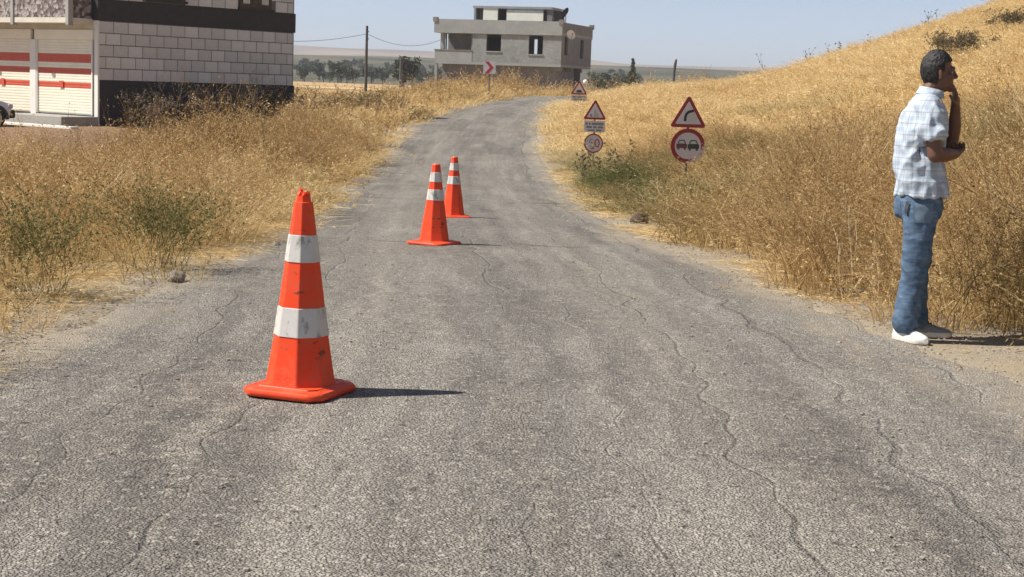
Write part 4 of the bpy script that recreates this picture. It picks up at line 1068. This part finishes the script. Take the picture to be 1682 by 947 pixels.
stone(288, 462, .062, m_stone, 'fist sized grey stone at the foot of the left verge grass', .8, 1)
stone(1050, 367, .10, m_dstone, 'dark brown lump lying on the right gravel shoulder', 1.1, 2)
stone(1055, 358, .085, m_dstone, 'dark brown lump leaning behind the other on the right shoulder', 1.2, 9)
stone(455, 403, .035, m_stone, 'small white pebble on asphalt left of the largest cone', .7, 3)
stone(1362, 480, .04, m_dstone, 'small dark stone beside the pale rag on the right verge', .8, 4)
m_rag = simple('pale_rag', (.62, .56, .48), .9, .15, 20)
p = ground_at(1390, 483); bm = MB(); n = 14
gv = [[bm.bm.verts.new(((i / n - .5) * .26, (j / n - .5) * .16, .03 + .035 * mnoise.noise((i * .45, j * .5, 3)) + .02 * mnoise.noise((i * 1.2, j * 1.1, 7)))) for i in range(n + 1)] for j in range(n + 1)]
for j in range(n):
    for i in range(n): bm.bm.faces.new((gv[j][i], gv[j][i + 1], gv[j + 1][i + 1], gv[j + 1][i]))
bmesh.ops.solidify(bm.bm, geom=bm.bm.faces[:], thickness=.006)
o = bm.build('rag', m_rag, None, True); o.location = p; tag(o, 'crumpled pale rag on the right verge left of the man', 'rag')
# ------------------------------------------------------------------ plants: small source meshes, scattered as instances
def plant_mat(name, stops, trans=.42, tint=None, green=0.0):
    m, nt, b = mat_new(name)
    av = N(nt, 'ShaderNodeAttribute', attribute_name='vary')
    ti = N(nt, 'ShaderNodeAttribute', attribute_name='tint', attribute_type='INSTANCER')
    gr = N(nt, 'ShaderNodeAttribute', attribute_name='green', attribute_type='INSTANCER')
    tv = ti.outputs['Fac'] if tint is None else tint; gv = gr.outputs['Fac'] if tint is None else green
    f = math_(nt, 'ADD', math_(nt, 'MULTIPLY', av.outputs['Fac'], .62), math_(nt, 'MULTIPLY', tv, .42))
    c = ramp(nt, f, stops)
    gcol = ramp(nt, av.outputs['Fac'], [(.1, (.07, .085, .025)), (.9, (.24, .24, .085))])
    c = mixc(nt, gv, c, gcol)
    L(nt, c, b.inputs['Base Color']); b.inputs['Roughness'].default_value = .75; b.inputs['Specular IOR Level'].default_value = .2
    tr = N(nt, 'ShaderNodeBsdfTranslucent'); L(nt, c, tr.inputs[0])
    mx = N(nt, 'ShaderNodeMixShader'); mx.inputs[0].default_value = trans
    L(nt, b.outputs[0], mx.inputs[1]); L(nt, tr.outputs[0], mx.inputs[2]); L(nt, mx.outputs[0], nt.nodes['Material Output'].inputs[0])
    return m
m_straw = plant_mat('dry_straw', [(.0, (.18, .088, .032)), (.28, (.53, .33, .14)), (.60, (.76, .575, .285)), (1., (.90, .76, .47))])
m_weed = plant_mat('dry_weed', [(.0, (.14, .082, .038)), (.32, (.42, .27, .12)), (.66, (.70, .52, .26)), (1., (.90, .78, .54))])

class PM:
    def __init__(s, seed): s.V = []; s.F = []; s.a = []; s.r = random.Random(seed)
    def blade(s, p, az, lean, h, w, droop, v, seg=3):
        dx, dy = math.cos(az), math.sin(az); tw = az + s.r.uniform(.4, 2.7); wx, wy = math.cos(tw), math.sin(tw); b0 = len(s.V)
        for k in range(seg + 1):
            t = k / seg; out = lean * h * t + droop * h * t ** 2.6; z = h * (t - .30 * (lean + droop) * t * t); hw = w * .5 * (1 - t * .75)
            q_ = (p[0] + dx * out, p[1] + dy * out, p[2] + z)
            if k < seg: s.V += [(q_[0] - wx * hw, q_[1] - wy * hw, q_[2]), (q_[0] + wx * hw, q_[1] + wy * hw, q_[2])]; s.a += [v, v]
            else: s.V.append(q_); s.a.append(min(1, v + .1))
            if 0 < k < seg: i = b0 + 2 * k; s.F.append((i - 2, i - 1, i + 1, i))
        i = b0 + 2 * (seg - 1); s.F.append((i, i + 1, i + 2))
        return q_
    def leaf(s, p, u, l, w, v):
        u = Vector(u).normalized(); n = u.orthogonal().normalized(); n.rotate(Quaternion(u, s.r.uniform(0, 6.28))); p = Vector(p); b0 = len(s.V)
        s.V += [tuple(p), tuple(p + u * l * .5 + n * w * .5), tuple(p + u * l), tuple(p + u * l * .5 - n * w * .5)]; s.a += [v] * 4; s.F.append((b0, b0 + 1, b0 + 2, b0 + 3))
    def twig(s, p, q_, w0, w1, v):
        p, q_ = Vector(p), Vector(q_); d = (q_ - p).normalized(); n = d.orthogonal().normalized(); n.rotate(Quaternion(d, s.r.uniform(0, 6.28))); m_ = d.cross(n); b0 = len(s.V)
        for a_ in (n, m_ * .5 + n * -.5, m_ * -.5 + n * -.5): s.V += [tuple(p + a_ * w0), tuple(q_ + a_ * w1)]; s.a += [v, v]
        for k in range(3): i, j = b0 + 2 * k, b0 + 2 * ((k + 1) % 3); s.F.append((i, j, j + 1, i + 1))
    def grow(s, p, d, ln, w, lev, v, heads, hs, spread=.75):
        """branching dry weed stem"""
        n = 3; q_ = Vector(p); d = Vector(d).normalized()
        for k in range(n):
            d2 = (d + Vector((s.r.gauss(0, .14), s.r.gauss(0, .14), s.r.gauss(0, .06) + .03))).normalized(); nx = q_ + d2 * ln / n
            s.twig(q_, nx, w * (1 - k / n * .4), w * (1 - (k + 1) / n * .4), v); d = d2
            if lev > 0 and (k > 0 or lev < 2):
                for _ in range(s.r.choice((1, 2, 2))):
                    a_ = s.r.uniform(0, 6.28); o_ = d.orthogonal().normalized(); o_.rotate(Quaternion(d, a_))
                    s.grow(nx, d + o_ * s.r.uniform(.5, 1) * spread * 1.3, ln * s.r.uniform(.38, .62), w * .62, lev - 1, min(1, max(0, v + s.r.uniform(-.12, .15))), heads, hs, spread)
            q_ = nx
        if lev <= 1 and heads:
            for _ in range(heads):
                s.leaf(q_, d + Vector((s.r.gauss(0, .6), s.r.gauss(0, .6), s.r.gauss(0, .6))), hs * s.r.uniform(.6, 1.4), hs * .45, min(1, max(0, v + s.r.uniform(-.3, .3))))
    def mesh(s, name, mat):
        me_ = bpy.data.meshes.new(name); me_.from_pydata(s.V, [], s.F); me_.materials.append(mat)
        a_ = me_.attributes.new('vary', 'FLOAT', 'POINT'); a_.data.foreach_set('value', s.a); return me_
def tuft(name, seed, n, rad, h, w, lean=.25, droop=.5, heads=.5, mat=m_straw, hs=.03):
    m_ = PM(seed); r_ = m_.r
    for _ in range(n):
        a_ = r_.uniform(0, 6.28); rr = rad * math.sqrt(r_.random()); p_ = (rr * math.cos(a_), rr * math.sin(a_), -.03)
        v = min(1, max(0, r_.gauss(.5, .24))); hh = h * r_.uniform(.45, 1.1)
        az = a_ + r_.gauss(0, .9); ln = abs(r_.gauss(lean, .15)); dr = abs(r_.gauss(droop, .3)) * .6
        tip = m_.blade(p_, az, ln, hh, w, dr, v)
        if r_.random() < heads:
            for k in range(r_.choice((2, 3, 4))):
                u = Vector((math.cos(az) * .6 + r_.gauss(0, .5), math.sin(az) * .6 + r_.gauss(0, .5), r_.uniform(-.7, .6)))
                q_ = Vector(tip) - Vector((math.cos(az), math.sin(az), .9)) * .018 * k * hh
                m_.leaf(q_, u, hs * r_.uniform(.7, 1.5), hs * .32, min(1, v + r_.uniform(-.1, .3)))
    return m_.mesh(name, mat)
def weed(name, seed, n, rad, h, w, lev=2, heads=2, hs=.02, spread=.75, mat=m_weed, lean=.25):
    m_ = PM(seed); r_ = m_.r
    for _ in range(n):
        a_ = r_.uniform(0, 6.28); rr = rad * math.sqrt(r_.random())
        m_.grow((rr * math.cos(a_), rr * math.sin(a_), -.03), (r_.gauss(0, lean), r_.gauss(0, lean), 1), h * r_.uniform(.6, 1.05), w, lev, min(1, max(0, r_.gauss(.5, .22))), heads, hs, spread)
    return m_.mesh(name, mat)

def collection_of(name, meshes):
    col = bpy.data.collections.new(name)
    for i, me_ in enumerate(meshes):
        col.objects.link(bpy.data.objects.new('%s_%02d' % (name, i), me_))
    return col
def scatter(name, label, col, pts, scl, rot, idx_, tint, green, cat=None):
    me_ = bpy.data.meshes.new(name); n = len(pts)
    me_.vertices.add(n); me_.vertices.foreach_set('co', np.asarray(pts, np.float32).ravel())
    for nm, ty, arr, key in (('scl', 'FLOAT_VECTOR', scl, 'vector'), ('rot', 'FLOAT_VECTOR', rot, 'vector'), ('idx', 'INT', idx_, 'value'), ('tint', 'FLOAT', tint, 'value'), ('green', 'FLOAT', green, 'value')):
        a_ = me_.attributes.new(nm, ty, 'POINT'); a_.data.foreach_set(key, np.asarray(arr, np.int32 if ty == 'INT' else np.float32).ravel())
    o = bpy.data.objects.new(name, me_); C.objects.link(o); tag(o, label, cat, None, 'stuff')
    ng = bpy.data.node_groups.new(name, 'GeometryNodeTree')
    ng.interface.new_socket('Geometry', in_out='INPUT', socket_type='NodeSocketGeometry'); ng.interface.new_socket('Geometry', in_out='OUTPUT', socket_type='NodeSocketGeometry')
    gi = ng.nodes.new('NodeGroupInput'); go = ng.nodes.new('NodeGroupOutput')
    ci = ng.nodes.new('GeometryNodeCollectionInfo'); ci.inputs['Collection'].default_value = col; ci.inputs['Separate Children'].default_value = True; ci.inputs['Reset Children'].default_value = True
    ip = ng.nodes.new('GeometryNodeInstanceOnPoints'); ip.inputs['Pick Instance'].default_value = True
    def attr(nm, ty):
        a_ = ng.nodes.new('GeometryNodeInputNamedAttribute'); a_.data_type = ty; a_.inputs['Name'].default_value = nm; return a_.outputs['Attribute']
    e2r = ng.nodes.new('FunctionNodeEulerToRotation'); ng.links.new(attr('rot', 'FLOAT_VECTOR'), e2r.inputs[0])
    ng.links.new(gi.outputs[0], ip.inputs['Points']); ng.links.new(ci.outputs[0], ip.inputs['Instance'])
    ng.links.new(attr('idx', 'INT'), ip.inputs['Instance Index']); ng.links.new(e2r.outputs[0], ip.inputs['Rotation']); ng.links.new(attr('scl', 'FLOAT_VECTOR'), ip.inputs['Scale'])
    ng.links.new(ip.outputs[0], go.inputs[0])
    md = o.modifiers.new('scatter', 'NODES'); md.node_group = ng
    return o

# source plants: fine for the near verge, broader further off
T_near = [tuft('t', s, 60, .20, .50, .0055, .3, .6, .5) for s in range(4)] + [tuft('t', 10 + s, 48, .22, .62, .0052, .22, .5, .8, hs=.035) for s in range(3)] + [tuft('t', 15 + s, 46, .24, .46, .0055, 1.0, .9, .4) for s in range(2)]
T_mid = [tuft('t', 20 + s, 60, .26, .50, .0085, .3, .6, .45, hs=.045) for s in range(5)] + [tuft('t', 27, 46, .30, .46, .0085, 1.0, .9, .4, hs=.045)]
T_far = [tuft('t', 30 + s, 55, .42, .50, .018, .28, .5, .3, hs=.07) for s in range(4)]
W_near = [weed('w', 40 + s, 5, .16, .85, .0044, 2, 3, .02) for s in range(6)]
W_mid = [weed('w', 50 + s, 5, .22, .85, .006, 2, 2, .03) for s in range(5)]
W_far = [weed('w', 60 + s, 5, .30, .80, .011, 1, 3, .06) for s in range(4)]
c_tn, c_tm, c_tf = collection_of('tuft_near', T_near), collection_of('tuft_mid', T_mid), collection_of('tuft_far', T_far)
c_wn, c_wm, c_wf = collection_of('weed_near', W_near), collection_of('weed_mid', W_mid), collection_of('weed_far', W_far)

HSinv = (Matrix.Translation(HS.location) @ Matrix.Rotation(R(51.3), 4, 'Z')).inverted(); Kinv = q.inverted()
def house_mask(x, y):
    k = np.ones(len(x), bool)
    for Mi, (x0, x1, y0, y1) in ((HSinv, (-.1, LU + .1, -.1, LF)), (HSinv, (-7, .1, -.3, 14)), (Kinv, (-W + .1, -.3, 1.2, 9))):
        lx = Mi[0][0] * x + Mi[0][1] * y + Mi[0][3]; ly = Mi[1][0] * x + Mi[1][1] * y + Mi[1][3]
        k &= ~((lx > x0) & (lx < x1) & (ly > y0) & (ly < y1))
    return k
def sample(y0, y1, dens, side):
    """random ground points in the visible wedge, side -1 left / +1 right"""
    area_x = lambda y: .345 * y + 3.0
    n = int((area_x(y0) + area_x(y1)) / 2 * (y1 - y0) * dens)
    y = np.sqrt(rng.uniform(y0 ** 2, y1 ** 2, n)); x = rng.uniform(0, 1, n) * area_x(y) * side
    if side > 0: x = np.concatenate([x, -rng.uniform(0, 6, n // 8)]); y = np.concatenate([y, rng.uniform(y0, y1, n // 8)])
    if side < 0: x = np.concatenate([x, rng.uniform(0, 14, n // 8)]); y = np.concatenate([y, rng.uniform(max(y0, 60), max(y1, 61), n // 8)])
    return x, y
def fields(x, y):
    dl = xl(y) - x; dr = x - xr(y)
    return dl, dr
acc = {}
def put(key, x, y, s, tint, green, nvar, sz=None, tilt=.12):
    z = terrain(x, y); n = len(x)
    sc_ = np.stack([s, s, s if sz is None else sz], -1) * rng.uniform(.8, 1.25, (n, 1))
    rot = np.stack([rng.normal(0, tilt, n), rng.normal(0, tilt, n), rng.uniform(0, 6.28, n)], -1)
    acc.setdefault(key, []).append((np.stack([x, y, z], -1), sc_, rot, rng.integers(0, nvar, n), np.clip(tint, 0, 1), np.clip(green, 0, 1)))
def edge_keep(d, x, y, start):
    """ragged start of vegetation at distance d from the asphalt"""
    e = start + .35 * vnoise(x * 2.1, y * 1.3, 11) + .2 * vnoise(x * 5, y * 4, 12)
    return d > e
bushes = [ground_at(45, 505), ground_at(262, 452)]
def left_zone(y0, y1, dens, kt, kw, nt_, nw_, wfrac, ts, ws):
    x, y = sample(y0, y1, dens, -1); dl, dr = fields(x, y)
    k = edge_keep(dl, x, y, .16) & house_mask(x, y) & (y < 108)
    red = sstep(5.0, 7.5, dl + vnoise(x, y, 3)) * sstep(20, 26, y) * (1 - sstep(46, 52, y))
    k &= rng.random(len(x)) > red * .86
    k &= rng.random(len(x)) > .8 * sstep(5, 8, dl) * sstep(50, 62, y)
    k &= rng.random(len(x)) > .93 * sstep(7.5, 9, dl) * sstep(30, 36, y) * (1 - sstep(54, 58, y))
    k &= rng.random(len(x)) > .75 * sstep(.35, .7, vnoise(x * .9 + 4, y * .6, 61))
    k &= rng.random(len(x)) > .7 * sstep(.0, .45, -vnoise(x * 2.3, y * 1.2, 25)) * (y < 45)
    x, y, dl = x[k], y[k], dl[k]; n = len(x)
    nz = vnoise(x * .7, y * .45, 21); grow_ = .72 + .38 * sstep(.3, 2.2, dl)
    tint = .45 - .2 * sstep(4, 6, dl) * (y < 50) + .34 * nz + rng.normal(0, .12, n) - .12 * sstep(40, 80, y)
    gr = .16 * sstep(.1, .7, vnoise(x * .5 + 3, y * .3, 23)) + .16 * sstep(.2, .6, vnoise(x * 1.1, y * .8, 27)) + .03
    for bq in bushes: gr = gr + .75 * np.exp(-(((x - bq.x) / .45) ** 2 + ((y - bq.y - .25) / .5) ** 2))
    isw = rng.random(n) < wfrac
    hgt = grow_ * (1 + .15 * vnoise(x * 1.1, y * .8, 24)) * np.interp(y, [8, 13, 20, 28, 45, 70, 84, 108], [.95, .98, .92, .88, .80, .62, .9, 1.1]) * (1 + .42 * vnoise(x * 2.3, y * 1.2, 25))
    hgt = hgt * (1 - .55 * sstep(2.4, 5, dl) * sstep(10, 13, y) * ((y < 74) | (x < -.055 * y)))
    hgt = np.clip(hgt, .12, 1.12) * (1 - .45 * sstep(3.5, 5.5, dl) * sstep(24, 32, y) * ((y < 74) | (x < -.055 * y)))
    put(kt, x[~isw], y[~isw], ts * np.ones((~isw).sum()), tint[~isw], gr[~isw] * .9, nt_, (ts * hgt)[~isw])
    put(kw, x[isw], y[isw], ws * np.ones(isw.sum()), tint[isw], gr[isw], nw_, (ws * hgt * (.74 + .20 * (1 - sstep(1.6, 3.0, dl)) * sstep(20, 28, y)))[isw])
def right_zone(y0, y1, dens, kt, kw, nt_, nw_, ts, ws):
    x, y = sample(y0, y1, dens, 1); dl, dr = fields(x, y)
    k = edge_keep(dr, x, y, np.interp(y, [10, 16, 24], [.22, .36, .52]))
    k &= ~((np.abs(x - pf.x - .05) < .62) & (y > pf.y - 1.8) & (y < pf.y + .30)) & house_mask(x, y) & (y < 112)
    k &= rng.random(len(x)) > .65 * sstep(.05, .5, -vnoise(x * 2.0, y * 1.1, 36)) * (y < 32)
    x, y, dr = x[k], y[k], dr[k]; n = len(x)
    bank = (1 - sstep(3.0, 6.5, dr + 1.2 * vnoise(x * .6, y * .4, 31))) * (1 - sstep(34, 46, y))   # weedy strip along the road
    nz = vnoise(x * .35, y * .22, 32)
    tint = .70 + .30 * nz + rng.normal(0, .10, n) - .32 * bank
    gr = .40 * bank * sstep(-.2, .6, vnoise(x * .9, y * .5, 33)) + .30 * sstep(.45, .9, vnoise(x * .25 + 2, y * .16, 34)) + .03
    gr = gr + .9 * np.exp(-((dr - 1.0) / .75) ** 2) * sstep(15, 20, y) * (1 - sstep(38, 44, y)) * sstep(-.8, .0, vnoise(x, y * .5, 35))
    wf = .10 + .48 * bank + .08 * (y < 62); isw = rng.random(n) < wf
    hgt = (.62 + .38 * sstep(.4, 1.8, dr)) * (1 + (.20 + .22 * bank) * vnoise(x * 2.0, y * 1.1, 36)) * np.interp(y, [8, 14, 18, 24, 30, 45, 70, 112], [1.0, .95, .72, .46, .40, .42, .42, .44])
    for so, dep, wd in ((s1_, 9, .75), (s2, 9, .55)):     # trampled in front of the signs
        w_ = (1 - sstep(wd, wd + .5, np.abs(x - so.location.x * y / so.location.y))) * sstep(so.location.y - dep, so.location.y - dep + 3, y) * (y < so.location.y + .5)
        hgt = hgt * (1 - .80 * w_)
    put(kt, x[~isw], y[~isw], ts * np.ones((~isw).sum()), tint[~isw], gr[~isw], nt_, (ts * hgt)[~isw])
    put(kw, x[isw], y[isw], ws * np.ones(isw.sum()), tint[isw] - .05, gr[isw], nw_, (ws * hgt * .88)[isw])
left_zone(6, 19, 29, 'tn', 'wn', 9, 6, .46, 1.0, .85); left_zone(19, 42, 15, 'tm', 'wm', 6, 5, .36, 1.25, 1.0); left_zone(42, 108, 4.2, 'tf', 'wf', 4, 4, .35, 1.5, 1.25)
right_zone(7, 19, 29, 'tn', 'wn', 9, 6, 1.05, 1.0); right_zone(19, 42, 16, 'tm', 'wm', 6, 5, 1.25, 1.0); right_zone(42, 112, 6.0, 'tf', 'wf', 4, 4, 1.35, 1.0)
names = {'tn': ('dry_grass', 'dry golden grass tufts on both near verges', c_tn), 'tm': ('dry_grass', 'dry golden grass along the lane further on', c_tm), 'tf': ('dry_grass', 'golden grass covering the hillside and far verges', c_tf),
         'wn': ('dry_weeds', 'wiry branching dry weeds in the near verges', c_wn), 'wm': ('dry_weeds', 'wiry dry weeds further along the lane', c_wm), 'wf': ('dry_weeds', 'dry weeds dotted over the hillside and far verges', c_wf)}
for key, parts in acc.items():
    nm, lab, col = names[key]; arrs = [np.concatenate([p_[i] for p_ in parts]) for i in range(6)]
    scatter(nm, lab, col, *arrs)
    print('scatter', key, len(arrs[0]))

# ------------------------------------------------------------------ loose gravel and fallen straw along both road edges
m_grav = simple('loose_gravel', (.34, .30, .25), .95, .35, 9)
m_grav.node_tree.nodes['Principled BSDF'].inputs['Specular IOR Level'].default_value = .2
def pebble(seed):
    bm = bmesh.new(); bmesh.ops.create_icosphere(bm, subdivisions=1, radius=1); r_ = random.Random(seed)
    for v_ in bm.verts: v_.co *= r_.uniform(.7, 1.2); v_.co.z *= .6
    me_ = bpy.data.meshes.new('pebble'); bm.to_mesh(me_); bm.free(); me_.materials.append(m_grav); return me_
c_pb = collection_of('pebble', [pebble(s) for s in range(5)])
def litter_me(seed):
    m_ = PM(seed); r_ = m_.r
    for _ in range(14):
        a_ = r_.uniform(0, 6.28); p_ = Vector((r_.gauss(0, .07), r_.gauss(0, .07), r_.uniform(.002, .016))); l_ = r_.uniform(.04, .16)
        m_.twig(p_, p_ + Vector((math.cos(a_) * l_, math.sin(a_) * l_, r_.uniform(-.004, .012))), .0016, .0009, r_.uniform(.4, 1))
    return m_.mesh('litter', m_straw)
c_lt = collection_of('litter', [litter_me(s) for s in range(5)])
def edge_points(n, y0, y1, lo, hi, side, p=2.2):
    y = y0 + (y1 - y0) * rng.random(n) ** p; e = xl(y) if side < 0 else xr(y)
    d = lo + (hi - lo) * rng.random(n); return e + side * d, y
P_ = [edge_points(9000, 5, 45, -.55, 1.0, -1), edge_points(11000, 6, 45, -.6, 1.3, 1)]
x = np.concatenate([a[0] for a in P_]); y = np.concatenate([a[1] for a in P_])
x = np.concatenate([x, rng.uniform(-1.9, 2.2, 1500)]); y = np.concatenate([y, 4.2 + 14 * rng.random(1500) ** 1.6])
n = len(x); s = .004 + .007 * rng.random(n) ** 3 + .008 * (rng.random(n) > .992)
s *= np.where(y > 18, 1.5, 1.0)
scatter('gravel', 'loose pale gravel strewn over both road edges', c_pb, np.stack([x, y, terrain(x, y) + .003], -1), np.stack([s, s, s], -1), np.stack([0 * x, 0 * x, rng.uniform(0, 6.28, n)], -1), rng.integers(0, 5, n), rng.random(n), 0 * x)
P_ = [edge_points(3200, 5.5, 60, -.25, 1.1, -1, 1.7), edge_points(3200, 6, 60, .05, 1.3, 1, 1.7)]
x = np.concatenate([a[0] for a in P_]); y = np.concatenate([a[1] for a in P_]); k = vnoise(x * 1.6, y * 1.1, 51) > -.15; x, y = x[k], y[k]; n = len(x)
s = rng.uniform(.7, 1.5, n) * np.where(y > 16, 1.5, 1)
scatter('straw_litter', 'fallen straw lying on the gravel beside the road', c_lt, np.stack([x, y, terrain(x, y) + .006], -1), np.stack([s, s, s], -1), np.stack([0 * x, 0 * x, rng.uniform(0, 6.28, n)], -1), rng.integers(0, 5, n), .75 + .25 * rng.random(n), 0 * x)
# ------------------------------------------------------------------ single plants one can point at
m_grey = plant_mat('grey_dry_stem', [(.0, (.10, .075, .06)), (.5, (.27, .21, .16)), (1., (.50, .42, .33))], .1, .4)
m_palestem = plant_mat('pale_dead_stem', [(.0, (.34, .25, .14)), (.5, (.55, .42, .25)), (1., (.75, .63, .43))], .1, .5)
m_greenbush = plant_mat('olive_green_bush', [(.0, (.10, .08, .03)), (.5, (.25, .22, .09)), (1., (.45, .38, .18))], .3, .4, .5)
m_brownbush = plant_mat('brown_hill_bush', [(.0, (.06, .045, .03)), (.5, (.17, .13, .08)), (1., (.32, .26, .16))], .2, .3, .15)
def plant(name, seed, x, y, n, rad, h, w, mat, label, cat='shrub', group=None, lev=3, heads=2, hs=.03, spread=.8, lean=.3):
    me_ = weed(name, seed, n, rad, h, w, lev, heads, hs, spread, mat, lean)
    o = link(name, me_, mat); o.location = (x, y, th(x, y)); o.rotation_euler = (0, 0, random.uniform(0, 6.28)); tag(o, label, cat, group); return o
HM = HSinv.inverted()
def by_wall(u, off): return HM @ Vector((u, -off, 0))
for i, (u, off, h, n, mat, lab, lev) in enumerate((
    (.7, 1.6, 1.15, 8, m_grey, 'tangled grey brushwood against the plinth beside the shutter corner post', 3),
    (1.3, 1.2, 1.5, 5, m_greenbush, 'olive green leafy shrub rising above the black plinth near the corner', 3),
    (2.3, 1.5, 1.75, 5, m_palestem, 'tallest pale branching dead shrub before the block wall, left middle', 3),
    (3.3, 1.9, 1.2, 6, m_grey, 'grey dead shrub before the middle of the black plinth', 3),
    (4.3, 1.5, 1.5, 5, m_grey, 'forked grey dead shrub before the plinth right of the middle', 3),
    (5.2, 1.7, 1.65, 5, m_palestem, 'tall pale forked dead shrub before the right half of the plinth', 3),
    (6.5, 1.5, 1.15, 6, m_greenbush, 'low greenish weedy shrub before the right part of the plinth', 3),
    (7.6, 1.5, 1.05, 5, m_grey, 'last grey dead shrub near the house right corner', 3))):
    v_ = by_wall(u, off); plant('dry_shrub', 300 + i, v_.x, v_.y, n, .35, h * .70, .015, mat, lab, 'shrub', 'dead shrubs before the house plinth', lev, 2, .05)
for i, (px, py, lab) in enumerate(((40, 500, 'olive green bush in the left verge at the picture edge'), (262, 448, 'olive green bush in the left verge above the grey stone'))):
    p = ground_at(px, py); plant('green_bush', 330 + i, p.x - .1, p.y + .30, 46, .26, .50, .0032, m_greenbush, lab, 'bush', None, 2, 5, .02, .8, .35)
for i, (px, py, hy, lab, s) in enumerate(((1575, 92, 66, 'wide grey brown bush on the hillside behind the man', 1.0), (1672, 48, 66, 'olive bush on the hill at the right edge', .8), (1634, 30, 66, 'small dark bush near the top of the hill', .45))):
    p = ground_at(px, py, 140)
    for k in range(1): plant('hill_bush', 340 + i, p.x, p.y, int(60 * s), 1.0 * s, .62 * s, .012, m_brownbush, lab, 'bush', None, 2, 5, .06, .9, .6)
for i, (px, py, h, n, lab) in enumerate(((1402, 496, .66, 5, 'pale bare dead stalks standing on the verge left of the man'), (1440, 508, .5, 3, 'few thin pale stalks just left of the man jeans'), (1650, 520, .75, 7, 'brown tangled dead weed on the verge right of the man'))):
    p = ground_at(px, py); t = empty('dead_weed', p); tag(t, lab, 'weed')
    for k in range(n):
        o = link('stalk', weed('stalk', 360 + i * 20 + k, 1, .12, h, .0055, 1, 1, .02, .5, m_palestem if i < 2 else m_grey, .16), None, t); o.location = (random.uniform(-.12, .12), random.uniform(-.08, .08), 0)
# dark seed-headed thistles before the 50 sign and on the skyline
r_ = random.Random(12)
for i in range(9):
    px = 948 + i * 9 + r_.uniform(-4, 4); y = r_.uniform(30, 37); x = (px - 841) / FPX * y
    plant('thistle', 380 + i, x, y, 2, .08, r_.uniform(.42, .60), .006, m_brownbush, 'dark seed headed thistle among the weeds before the 50 sign', 'thistle', 'thistles before the 50 sign', 1, 5, .06, .6, .12)
sky_px = [1240, 1262, 1290, 1312, 1345, 1363, 1392, 1408, 1455, 1495, 1515, 1556, 1604]
for i, px in enumerate(sky_px):
    y = r_.uniform(80, 90); x = (px - 841) / FPX * y
    plant('skyline_weed', 400 + i, x, y, 1 + i % 2, .1, r_.uniform(.5, .95), .014, m_brownbush, 'thin dry weed stalk standing up on the hill skyline', 'weed', 'weeds on the hill skyline', 1, 3, .10, .5, .1)

# ------------------------------------------------------------------ summer haze over the plain
hm = bpy.data.materials.new('haze'); hm.use_nodes = True; nt = hm.node_tree; nt.nodes.clear()
out = nt.nodes.new('ShaderNodeOutputMaterial'); vol = nt.nodes.new('ShaderNodeVolumePrincipled')
vol.inputs['Color'].default_value = (.86, .88, .95, 1); vol.inputs['Density'].default_value = .00030; vol.inputs['Anisotropy'].default_value = .1
nt.links.new(vol.outputs[0], out.inputs['Volume'])
hb = MB().box(-4600, 4600, -80, 6100, -4, 85).build('haze', hm); tag(hb, 'thin bluish summer haze over the plain', None, None, 'stuff')
